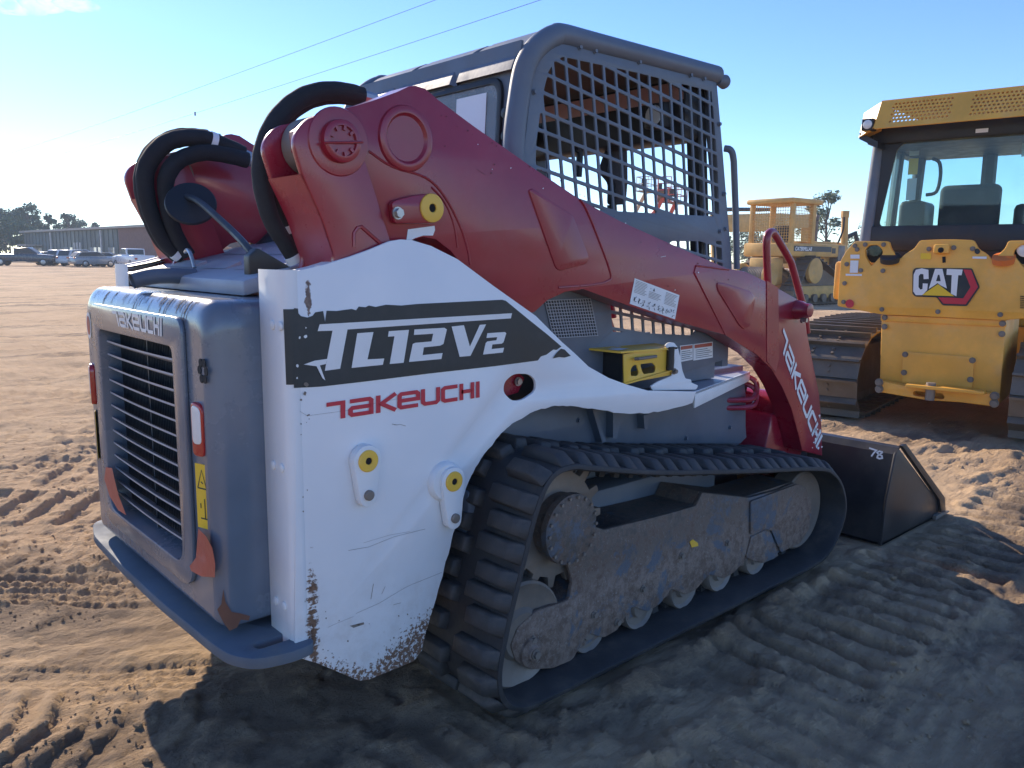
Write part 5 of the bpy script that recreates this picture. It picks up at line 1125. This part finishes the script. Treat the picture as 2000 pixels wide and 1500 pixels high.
#BACK
# ================================================================== far left: building, cars, trees
def gz(x, y): return .35*min(1, max(0, (math.hypot(x, y)-50)/35))
def far(px, D, z=None):
    d = ray(px, 500); d = d/np.linalg.norm(d[:2]); p = CAM+d*D; return Vector((p[0], p[1], gz(p[0], p[1]) if z is None else z))
M['bwall'] = paint('metal_cladding', (.10, .13, .125), .6, .1, .15, (.2, .2, .18), .3); M['brick'] = paint('brown_wall', (.17, .09, .075), .8, .1, .1)
M['broof'] = paint('roof_edge', (.35, .34, .30), .6); M['pipe'] = paint('pale_pipe', (.5, .52, .52), .5)
A_, B_ = far(50, 146), far(345, 96); BH = 4.75
BD = empty('warehouse', A_.lerp(B_, .5)*1., 'long low dark green metal warehouse behind the parked cars', 'warehouse')
dv = (B_-A_); dv.z = 0; LN = dv.length; dv.normalize(); nv = Vector((-dv.y, dv.x, 0)); nv = nv if nv.dot(Vector((FW[0], FW[1], 0))) > 0 else -nv
def wallbox(name, t0, t1, z0, z1, d0, d1, mat):
    p = A_+dv*(t0*LN); q = A_+dv*(t1*LN); vs = [p+nv*d0, q+nv*d0, q+nv*d1, p+nv*d1]; vs = [Vector((v.x, v.y, 0)) for v in vs]
    b = B(); b.add([v+Vector((0, 0, z0)) for v in vs]+[v+Vector((0, 0, z1)) for v in vs], [(0, 1, 2, 3), (4, 5, 6, 7), (0, 1, 5, 4), (1, 2, 6, 5), (2, 3, 7, 6), (3, 0, 4, 7)]); return b.obj(name, mat, BD)
wallbox('wall', 0, .70, 0, BH, 0, 25, 'bwall'); wallbox('wall', .702, 1, 0, BH+.02, -.05, 25, 'brick'); wallbox('roof', -.01, 1.01, BH+.03, BH+.3, -.5, 25.5, 'broof')
for t in np.arange(.02, .7, .028): wallbox('cladding_rib', t, t+.004, .2, BH-.05, -.08, 0, 'bwall')
for t in (.24, .42, .44, .46, .60): wallbox('downpipe', t, t+.005, .3, BH-(.1 if t in (.24, .60) else 1.6), -.3, -.15, 'pipe')
for t in (.10, .335, .52, .64): wallbox('door', t, t+.03, .3, 2.5, -.12, 0, 'grey'); 
for t in (.13, .38, .545, .575, .655): wallbox('window', t, t+.018, 1.3, 2.5, -.12, 0, 'lens')
wallbox('door_canopy', .08, .16, 2.75, 2.95, -2.2, 0, 'broof')
def carpaint(name, c): M[name] = paint(name, c, .25, .03, .08, coat=.6); return name
cw, cg, cdk, cs_, cbk = carpaint('car_white', (.7, .71, .72)), carpaint('car_grey', (.22, .25, .28)), carpaint('car_dark_blue', (.03, .045, .07)), carpaint('car_silver', (.5, .53, .56)), carpaint('car_black', (.015, .016, .02))
def car(px, D, heading, kind, mat, label, name='parked_car', cat='car', group='cars parked in front of the warehouse'):
    p = far(px, D); T = empty(name, p, label, cat, group, rz=heading, local=True)
    L, Wd = {'suv': (4.7, 1.9), 'sedan': (4.7, 1.85), 'pickup': (5.8, 2.0), 'hatch': (4.3, 1.8)}[kind]; h = L/2
    low = {'suv': [(-h, .45), (-h+.05, 1.0), (h-1.2, 1.05), (h-.1, .9), (h, .5), (h-.1, .3), (-h+.1, .3)], 'hatch': [(-h, .45), (-h+.05, .95), (h-1.2, .98), (h-.1, .8), (h, .5), (h-.1, .28), (-h+.1, .28)],
           'sedan': [(-h, .5), (-h+.05, .98), (h-1.3, .98), (h-.1, .78), (h, .5), (h-.1, .26), (-h+.1, .26)], 'pickup': [(-h, .6), (-h+.02, 1.2), (h-1.5, 1.22), (h-.1, 1.1), (h, .7), (h-.1, .45), (-h+.1, .45)]}[kind]
    up = {'suv': [(-h+.1, 1.0), (-h+.45, 1.68), (h-2.1, 1.72), (h-1.25, 1.05)], 'hatch': [(-h+.1, .95), (-h+.6, 1.48), (h-2.0, 1.52), (h-1.1, .98)], 'sedan': [(-h+.6, .98), (-h+1.3, 1.42), (h-2.2, 1.45), (h-1.3, .98)], 'pickup': [(-.75, 1.22), (-.65, 1.85), (h-2.3, 1.88), (h-1.45, 1.22)]}[kind]
    b = B(); b.prism([(x, -Wd/2, z) for x, z in low], (0, Wd, 0)); b.obj('body', mat, T, bev=.07, seg=2)
    b = B(); b.prism([(x, -Wd/2+.14, z-.02) for x, z in up], (0, Wd-.28, 0)); cab_ = b.obj('cabin', mat, T, bev=.05)
    c0 = sum(x for x, z in up)/4; c1 = sum(z for x, z in up)/4; win = [(c0+(x-c0)*.84, c1+(z-c1)*.72+.03) for x, z in up]
    for s in (1, -1):
        b = B(); b.prism([(x, s*(Wd/2-.15), z) for x, z in win], (0, s*.02, 0)); b.obj('side_window', 'ink', T)
    for i, j in ((0, 1), (2, 3)):
        (x0, z0), (x1, z1) = up[i], up[j]; dx = -.03 if i == 0 else .03; q = []
        for t, y in ((.12, -1), (.12, 1), (.85, 1), (.85, -1)): q.append((x0+(x1-x0)*t+dx, y*(Wd/2-.26), z0+(z1-z0)*t))
        B().prism(q, (dx*.3, 0, .005)).obj('windscreen', 'ink', T)
    if kind == 'pickup': B().mm(-h+.12, -.85, -Wd/2+.12, Wd/2-.12, 1.19, 1.205).obj('load_bed', 'black', T)
    for x in (-h+.95, h-.95):
        for s in (1, -1):
            r = .40 if kind == 'pickup' else .34; w_ = lathe_obj('wheel', (x, s*(Wd/2-.20), r), (0, s, 0), [(0, r), (.19, r), (.21, r*.9), (.21, r*.62), (.19, r*.6), (.19, 0)], 'rubber', T, 18); lathe_obj('rim', (x, s*(Wd/2+.0), r), (0, s, 0), [(0, r*.58), (.008, r*.5), (.008, 0)], 'steel', w_, 14)
    for s in (1, -1):
        B().mm(-h-.01, -h+.06, s*(Wd/2-.1), s*(Wd/2-.35), .8, .98).obj('tail_light', 'redlens', T); B().mm(h-.12, h-.02, s*(Wd/2-.1), s*(Wd/2-.4), .66, .8).obj('headlight', 'lens', T)
    return T
HR = YAW-math.pi/2
car(48, 97, HR+.25, 'pickup', cdk, 'dark blue pickup truck parked in front of the warehouse', 'pickup_truck', 'pickup', None)
car(103, 104, HR+1.3, 'hatch', cbk, 'small black car beside the warehouse door')
car(137, 99, HR+1.15, 'suv', cw, 'white SUV parked next to the small black car')
car(158, 96, HR+1.25, 'suv', cs_, 'pale silver SUV between the white and the grey cars')
car(183, 90, HR+.9, 'hatch', cg, 'grey hatchback parked nearest the dirt among the cars')
car(214, 95, HR+.35, 'sedan', cs_, 'silver sedan behind the grey hatchback')
car(260, 86, HR+2.35, 'pickup', cw, 'white pickup truck parked beside the silver sedan', 'pickup_truck', 'pickup', None)
M['leaf'] = paint('leaves', (.08, .115, .05), .7, .35, .0); M['bark'] = paint('bark', (.12, .09, .065), .9)
def tree(px, D, h, w_, label, n=2200, base=.3, kind='round', group='trees beyond the warehouse', ls=.30):
    p = far(px, D); T = empty('tree', p, label, 'tree', group)
    b = B(); b.tube([p, p+Vector((.1, .05, h*.35)), p+Vector((-.1, .1, h*.7)), p+Vector((0, 0, h*.92))], [h*.022, h*.017, h*.011, h*.003], 7)
    cl = []
    for i in range(22 if kind == 'round' else 15):
        a = random.random()*6.28; t = random.uniform(base, 1); rr = w_/2*math.sqrt(max(.03, 1-((t-base)/(1-base)*1.9-.75)**2*.75))*random.uniform(.35, 1.) if kind == 'round' else w_/2*random.uniform(.3, 1)*(1.15-t*.75)
        c = p+Vector((rr*math.cos(a), rr*math.sin(a), h*t*.95)); cl.append((c, random.uniform(.09, .19)*w_ if kind == 'round' else random.uniform(.08, .15)*w_))
        b.tube([p+Vector((0, 0, h*max(base*.6, t*.72))), p.lerp(c, .6)+Vector((0, 0, h*(t-.6*t)*.85)), c], [h*.007, h*.004, h*.002], 4)
    b.obj('trunk', 'bark', T); vs, fs = [], []
    for i in range(n):
        c, r = random.choice(cl); d = Vector((random.gauss(0, 1), random.gauss(0, 1), random.gauss(0, .7))); d = d.normalized()*r*random.random()**.45
        q = c+d; u = Vector((random.gauss(0, 1), random.gauss(0, 1), random.gauss(0, 1))).normalized(); v = u.orthogonal().normalized(); s = ls*random.uniform(.5, 1.2)
        k = len(vs); vs += [q-u*s, q-v*s*.55, q+u*s, q+v*s*.55]; fs.append((k, k+1, k+2, k+3))
    mesh_obj('crown', vs, fs, 'leaf', T, smooth=False)
TS = [(12, 168, 8.6, 9, 'round', 'broad leafy tree at the far end of the warehouse roof'), (36, 172, 9.6, 6.5, 'round', 'tall leafy tree rising over the warehouse end'), (60, 165, 10.3, 8.0, 'round', 'tallest leafy tree beside the warehouse end'),
      (100, 175, 8.6, 4.5, 'round', 'small leafy tree standing alone above the warehouse roof'), (138, 185, 9.6, 6, 'pine', 'flat-topped pine above the warehouse roof'), (158, 190, 8.2, 6.5, 'pine', 'low spreading pine next to the flat-topped one'), (186, 190, 8.0, 4, 'round', 'little round tree above the warehouse roof'), (20, 150, 6.5, 8, 'round', 'low dense tree at the foot of the tall ones')]
for px, D, h, w_, k, lb in TS: tree(px, D, h, w_, lb, 2600 if k == 'round' else 1300, .3 if k == 'round' else .62, k)
for px, D, h, w_, lb in ((1612, 75, 7.4, 4.5, 'thin tree behind the exhaust stack of the old dozer'), (1440, 95, 5.2, 7, 'low tree behind the excavator boom'), (1480, 100, 5.0, 7, 'scrubby tree behind the old dozer canopy'), (1700, 110, 6, 9, 'bushy tree hidden partly by the near dozer')): tree(px, D, h, w_, lb, 1500, .3, 'round', 'trees on the far side of the yard', .2)
# dark machine far behind, between the two dozers
p = far(1654, 52, .0); T = empty('forestry_machine', p, 'dark machine with raised grapple between the two dozers', 'machine')
b = B(); b.box(p+Vector((0, 0, 1.3)), (2.6, 2.2, 1.4)); b.obj('body', 'black', T, bev=.15); b = B(); b.tube([p+Vector((0, 0, 1.9)), p+Vector((.5, -.4, 2.6)), p+Vector((.2, -.3, 3.3)), p+Vector((-.2, .1, 3.0))], .16, 6); b.obj('grapple', 'black', T)
for s in (-1, 1): b = B(); b.cyl(p+Vector((s, -1.2, .6)), p+Vector((s, 1.2, .6)), .6); b.obj('wheel', 'rubber', T)
# power lines
for q, lb in (((-260, 405), 'upper overhead power line crossing the sky'), ((-260, 420), 'lower overhead power line crossing the sky')):
    pts = {'upper': [(-700, 556), (0, 306), (200, 239.5), (500, 130), (850, 0), (1250, -150)], 'lower': [(-700, 560), (0, 335), (200, 277), (381, 221), (662, 130), (1055, 0), (1500, -150)]}[lb.split()[0]]
    zs = 11. if 'upper' in lb else 10.
    P = [at(a, b_, 'z', zs) for a, b_ in pts if b_ < 440]; o = B().tube(spl(P, 4), .010, 5).obj('power_line', 'grey'); o['label'] = lb; o['category'] = 'power line'; o['group'] = 'overhead power lines'
    if 'lower' in lb:
        c = at(381, 222, 'z', zs); B().cyl(c-Vector((0, 0, .12)), c+Vector((0, 0, .10)), .05, n=8).obj('line_marker', 'shoe', o)
# small cloud
cm = bpy.data.materials.new('cloud'); cm.use_nodes = True; t = cm.node_tree; t.nodes.clear(); mo = N(t, 'ShaderNodeOutputMaterial'); pv_ = N(t, 'ShaderNodeVolumePrincipled'); pv_.inputs['Anisotropy'].default_value = .3
tc = N(t, 'ShaderNodeTexCoord'); nz_ = noise(t, tc.outputs['Object'], .045, 5, .6); t.links.new(ramp(t, nz_, .42, .62, 0, .035), pv_.inputs['Density']); pv_.inputs['Color'].default_value = (1, 1, 1, 1); t.links.new(pv_.outputs[0], mo.inputs['Volume'])
cc = Vector(CAM)+Vector(ray(50, 8))*700; bm = bmesh.new()
for i in range(7):
    t_ = i/6-.5; mtx = Matrix.Translation(cc+Vector(RT)*t_*90+Vector(UP)*random.uniform(-2, 3)) @ Matrix.Diagonal((20, 20, 7*(1.1-abs(t_)), 1)); bmesh.ops.create_icosphere(bm, subdivisions=2, radius=1, matrix=mtx)
me = bpy.data.meshes.new('cloud'); bm.to_mesh(me); bm.free(); me.materials.append(cm); o = bpy.data.objects.new('cloud', me); COL.objects.link(o); o['label'] = 'small wisp of white cloud in the blue sky'; o['category'] = 'cloud'
#GROUND
# ================================================================== ground
def vnoise(x, y, seed):
    g = np.random.RandomState(seed).rand(256, 256).astype(np.float32); xi = np.floor(x).astype(np.int64); yi = np.floor(y).astype(np.int64)
    fx = (x-xi).astype(np.float32); fy = (y-yi).astype(np.float32); fx = fx*fx*fx*(fx*(fx*6-15)+10); fy = fy*fy*fy*(fy*(fy*6-15)+10)
    a, b_, c, d = g[xi & 255, yi & 255], g[(xi+1) & 255, yi & 255], g[xi & 255, (yi+1) & 255], g[(xi+1) & 255, (yi+1) & 255]
    return (a*(1-fx)+b_*fx)*(1-fy)+(c*(1-fx)+d*fx)*fy
def fbm(x, y, sc, o, seed, gain=.5):
    s = 0; a = 1; t = 0
    for i in range(o):
        c, n_ = math.cos(i*1.1+.3), math.sin(i*1.1+.3); s = s+a*vnoise((x*c-y*n_)*sc+37*i, (x*n_+y*c)*sc+11*i, seed+i); t += a; a *= gain; sc *= 2.03
    return s/t
def axis(lo, hi, st, gr, far_):
    a = list(np.arange(lo, hi, st)); s = st; x = a[-1]
    while x < far_: s *= gr; x += s; a.append(x)
    s = st; x = lo; pre = []
    while x > -far_: s *= gr; x -= s; pre.append(x)
    return np.array(pre[::-1]+a)
gxs, gys = axis(-3.0, 3.6, .0145, 1.034, 900.), axis(-2.7, 4.0, .0145, 1.034, 900.)
X, Y = np.meshgrid(gxs, gys, indexing='ij'); Dm = np.hypot(X, Y)
def sst(a, b_, x): t = np.clip((x-a)/(b_-a), 0, 1); return t*t*(3-2*t)
nearw = 1-sst(5, 40, Dm)
warp = (fbm(X, Y, 1.1, 3, 5)-.5)
Z = (fbm(X, Y, .55, 3, 21)-.5)*.05
lumpy = .35+1.1*sst(.46, .66, fbm(X, Y, .8, 3, 33)); Z += (fbm(X+warp*.5, Y-warp*.4, 2.6, 4, 31)-.5)*.038*nearw*lumpy
rdg = 1-np.abs(fbm(X+warp*.6, Y, 3.4, 4, 41)*2-1); Z += (np.abs(rdg)**1.5-.65)*.018*nearw*lumpy
def rot(a): return X*math.cos(a)+Y*math.sin(a), -X*math.sin(a)+Y*math.cos(a)
for a, amp, sd in ((R(-38), .030, 51), (R(-50), .018, 61), (R(20), .008, 71)):
    u, v = rot(a); Z += (fbm(u*.22+warp*.15, v+warp*.35, 4.2, 4, sd)-.5)*amp*2*(1-sst(10, 70, Dm)*.7)
# tread prints
def strip(px, py, ang, L, wd, pitch, depth, seed, skew=0., duty=.45):
    global Z
    u = (X-px)*math.cos(ang)+(Y-py)*math.sin(ang); v = -(X-px)*math.sin(ang)+(Y-py)*math.cos(ang)
    v2 = v+(warp*.10); mk = sst(wd/2+.03, wd/2-.03, np.abs(v2))*sst(-.1, .15, u)*sst(L+.1, L-.15, u)
    wear = .35+.65*sst(.38, .58, fbm(X, Y, 2.2, 3, seed)); ph = ((u+skew*np.abs(v2)+.03*(fbm(X, Y, 5, 2, seed+3)-.5))/pitch) % 1
    bar = sst(.0, .09, ph)*sst(duty+.10, duty, ph)
    Z = Z*(1-(.72 if duty < .6 else .9)*mk)-mk*depth*(.25 if duty < .6 else .8)+mk*(wear*depth*bar if duty < .6 else depth*(1-wear*(1-bar))); Z += sst(.09, .0, np.abs(np.abs(v2)-wd/2-.02))*sst(-.1, .15, u)*sst(L+.1, L-.15, u)*depth*.6*(fbm(X, Y, 9, 3, seed+9))
strip(.75, -1.36, 0, 4.2, .62, .165, .055, 101, 0., .64)
strip(-1.0, -1.72, R(3), 2.0, .50, .18, .055, 111, 0., .66)
strip(-.9, -.95, 0, .9, .30, .14, .03, 121)
strip(-5.5, 2.2, R(-36), 5.2, .46, .17, .026, 131); strip(-6.0, 4.2, R(-30), 6.5, .46, .17, .03, 141); strip(-9, 5.4, R(-40), 9, .55, .2, .035, 151); strip(-8, 8.6, R(-34), 11, .55, .2, .035, 161)
strip(-3.8, .4, R(-40), 2.5, .42, .13, .02, 171); strip(3.9, -1.4, R(8), 5, .6, .2, .04, 181); strip(3.2, -.2, R(70), 5, .6, .2, .03, 191); strip(-14, 13, R(-38), 18, .6, .22, .04, 201); strip(-12, 18, R(-42), 22, .6, .22, .04, 211); strip(6, 4, R(35), 12, .7, .22, .04, 221); strip(7, -2.5, R(12), 9, .7, .22, .035, 231)
def tire(px, py, ang, L, wd, depth, seed, ng=5, pitch=.055):
    global Z
    u = (X-px)*math.cos(ang)+(Y-py)*math.sin(ang); v = -(X-px)*math.sin(ang)+(Y-py)*math.cos(ang)+warp*.12+.02*np.sin(u*.7+seed)
    mk = sst(wd/2+.025, wd/2-.02, np.abs(v))*sst(-.1, .4, u)*sst(L+.1, L-.4, u)*(.3+.7*sst(.36, .56, fbm(X, Y, 1.4, 3, seed)))
    g = .5+.5*np.sin(v/wd*ng*2*math.pi); bar = sst(.2, .4, (u/pitch+np.abs(v)/wd*1.5) % 1)
    Z = Z*(1-.8*mk)+mk*(-depth*.6+depth*.55*g*(.45+.55*bar)); Z += sst(.06, 0., np.abs(np.abs(v)-wd/2-.03))*sst(-.1, .4, u)*sst(L+.1, L-.4, u)*depth*.55*fbm(X, Y, 8, 3, seed+5)
tire(-4.5, 1.6, R(-37), 4.0, .26, .026, 411); tire(-5.2, 2.9, R(-33), 5.5, .28, .026, 421, 4); tire(-7, 4.6, R(-36), 8, .30, .03, 431); tire(-7, 5.1, R(-41), 8, .30, .03, 441, 6); tire(-9, 7.4, R(-37), 12, .34, .035, 451); tire(-12, 10.5, R(-40), 15, .36, .04, 461); tire(-11, 12.5, R(-35), 18, .36, .04, 471)
tire(-3.2, -.25, R(-28), 2.6, .24, .024, 481); tire(-2.8, .55, R(-44), 2.2, .22, .02, 491, 6); tire(3.2, -2.3, R(14), 6, .3, .03, 501); tire(4.2, -1.0, R(-8), 6, .3, .03, 511); tire(-.6, -2.15, R(9), 3.4, .30, .022, 521, 4)
strip(-4.4, .95, R(-33), 3.3, .40, .105, .024, 531, .25); strip(-5.5, 3.5, R(-39), 6, .42, .12, .026, 541, .25); strip(-8, 6.4, R(-33), 9, .45, .13, .03, 551, .25); strip(.4, -2.45, R(4), 4.0, .45, .15, .042, 561, 0., .64); strip(3.6, -3.0, R(5), 6, .6, .2, .04, 571)
# mid and fine relief
for a, amp, sd, sc in ((R(-36), .020, 351, 11.), (R(-46), .016, 361, 15.)):
    u, v = rot(a); Z += (fbm(u*.16+warp*.2, v+warp*.2, sc, 3, sd)-.5)*amp*sst(.42, .6, fbm(X, Y, .7, 3, sd+9))*(1-sst(6, 30, Dm)*.6)
cl = fbm(X+warp*.2, Y, 2.1, 5, 371, .6); Z += .009*nearw*sst(.50, .52, cl)
cl = fbm(X, Y+warp*.2, 5.3, 4, 381, .6); Z += (.008*sst(.53, .55, cl)-.007*sst(.42, .40, cl))*nearw*lumpy
Z += (fbm(X, Y, 7.5, 3, 81)-.5)*.012*nearw*lumpy
crk = 1-np.abs(fbm(X+warp*.3, Y+warp*.3, 9, 3, 85)*2-1); Z += np.clip(crk-.86, 0, 1)*.06*nearw*sst(.45, .62, fbm(X, Y, 1.3, 3, 95))
Z += (fbm(X, Y, 24, 3, 91, .65)-.5)*.011*(1-sst(3, 9, Dm))*(.4+1.2*sst(.4, .65, fbm(X, Y, 2.3, 3, 96)))
Z -= .012
# beds under the tracks, bucket and near dozer
def bed(x0, x1, y0, y1, z0, soft=.10):
    global Z
    m_ = sst(x0-soft, x0, X)*sst(x1+soft, x1, X)*sst(y0-soft, y0, Y)*sst(y1+soft, y1, Y); Z = Z*(1-m_)+np.minimum(Z, z0)*m_
bed(-.15, 2.15, -.99, -.56, .006, .06); bed(-.15, 2.15, .56, .99, .006, .06); bed(2.55, 3.55, -1.05, 1.05, -.012, .12); bed(-.8, 2.0, -.55, .55, .06)
bed(5.9, 9.5, -2.0, 2.2, .0, .3)
# berms pushed up beside the track
bm_ = np.exp(-((Y+1.07)/.045)**2)*sst(-.3, .1, X)*sst(2.2, 1.7, X); Z += bm_*(.012+.045*np.clip(fbm(X, Y, 6, 3, 301)-.35, 0, 1))
Z += .35*sst(50, 85, Dm)
Z = Z*(1-sst(150, 300, Dm))+.35*sst(150, 300, Dm)
nx_, ny_ = X.shape; co = np.stack([X, Y, Z], -1).reshape(-1, 3).astype(np.float32)
i, j = np.meshgrid(np.arange(nx_-1), np.arange(ny_-1), indexing='ij'); a = (i*ny_+j).ravel(); quads = np.stack([a, a+ny_, a+ny_+1, a+1], -1).astype(np.int32)
me = bpy.data.meshes.new('ground'); me.vertices.add(len(co)); me.vertices.foreach_set('co', co.ravel()); me.loops.add(quads.size); me.loops.foreach_set('vertex_index', quads.ravel())
me.polygons.add(len(quads)); me.polygons.foreach_set('loop_start', np.arange(0, quads.size, 4, dtype=np.int32)); me.polygons.foreach_set('loop_total', np.full(len(quads), 4, np.int32)); me.polygons.foreach_set('use_smooth', np.ones(len(quads), bool))
me.update(calc_edges=True); me.materials.append(M['sand']); o = bpy.data.objects.new('ground', me); COL.objects.link(o); o['kind'] = 'structure'; o['label'] = 'bare tan sand churned by tracks'
def hz(x, y):
    i_ = np.clip(np.searchsorted(gxs, x), 0, nx_-1); j_ = np.clip(np.searchsorted(gys, y), 0, ny_-1); return Z[i_, j_]
# loose clods
vs, fs = [], []; ico = bmesh.new(); bmesh.ops.create_icosphere(ico, subdivisions=1, radius=1); iv = [v.co.copy() for v in ico.verts]; fi = [tuple(v.index for v in f.verts) for f in ico.faces]; ico.free()
for q in range(11000):
    r_ = 1.9+abs(random.gauss(0, 1))*3.2; a = YAW+random.uniform(-.72, .72); x, y = CAM[0]+r_*math.cos(a), CAM[1]+r_*math.sin(a)
    if -.9 < x < 3.6 and -1.05 < y < 1.1: continue
    if vnoise(np.array([x*1.7]), np.array([y*1.7]), 401)[0] < .5: continue
    s = min(.022, .0026*math.exp(abs(random.gauss(0, .62)))); z = float(hz(x, y)); k = len(vs); m3 = Matrix.Rotation(random.random()*6, 3, 'Z')
    vs += [Vector((x, y, z+s*.25))+m3 @ Vector((v.x*s*random.uniform(.8, 1.5), v.y*s*random.uniform(.7, 1.2), v.z*s*random.uniform(.5, .9))) for v in iv]; fs += [tuple(k+i_ for i_ in f) for f in fi]
o = mesh_obj('sand_clods', vs, fs, 'sand', smooth=False); o['kind'] = 'stuff'; o['label'] = 'loose clods and crumbs of dry sand'

# ================================================================== haze
hm = bpy.data.materials.new('haze'); hm.use_nodes = True; t = hm.node_tree; t.nodes.clear(); mo = N(t, 'ShaderNodeOutputMaterial'); pv_ = N(t, 'ShaderNodeVolumePrincipled')
pv_.inputs['Density'].default_value = .0010; pv_.inputs['Color'].default_value = (.80, .91, 1, 1); pv_.inputs['Anisotropy'].default_value = 0.; t.links.new(pv_.outputs[0], mo.inputs['Volume'])
o = B().mm(-230, 230, -230, 230, -1.5, 15).obj('haze', hm, smooth=False); o['kind'] = 'stuff'; o['label'] = 'thin pale morning haze over the yard'
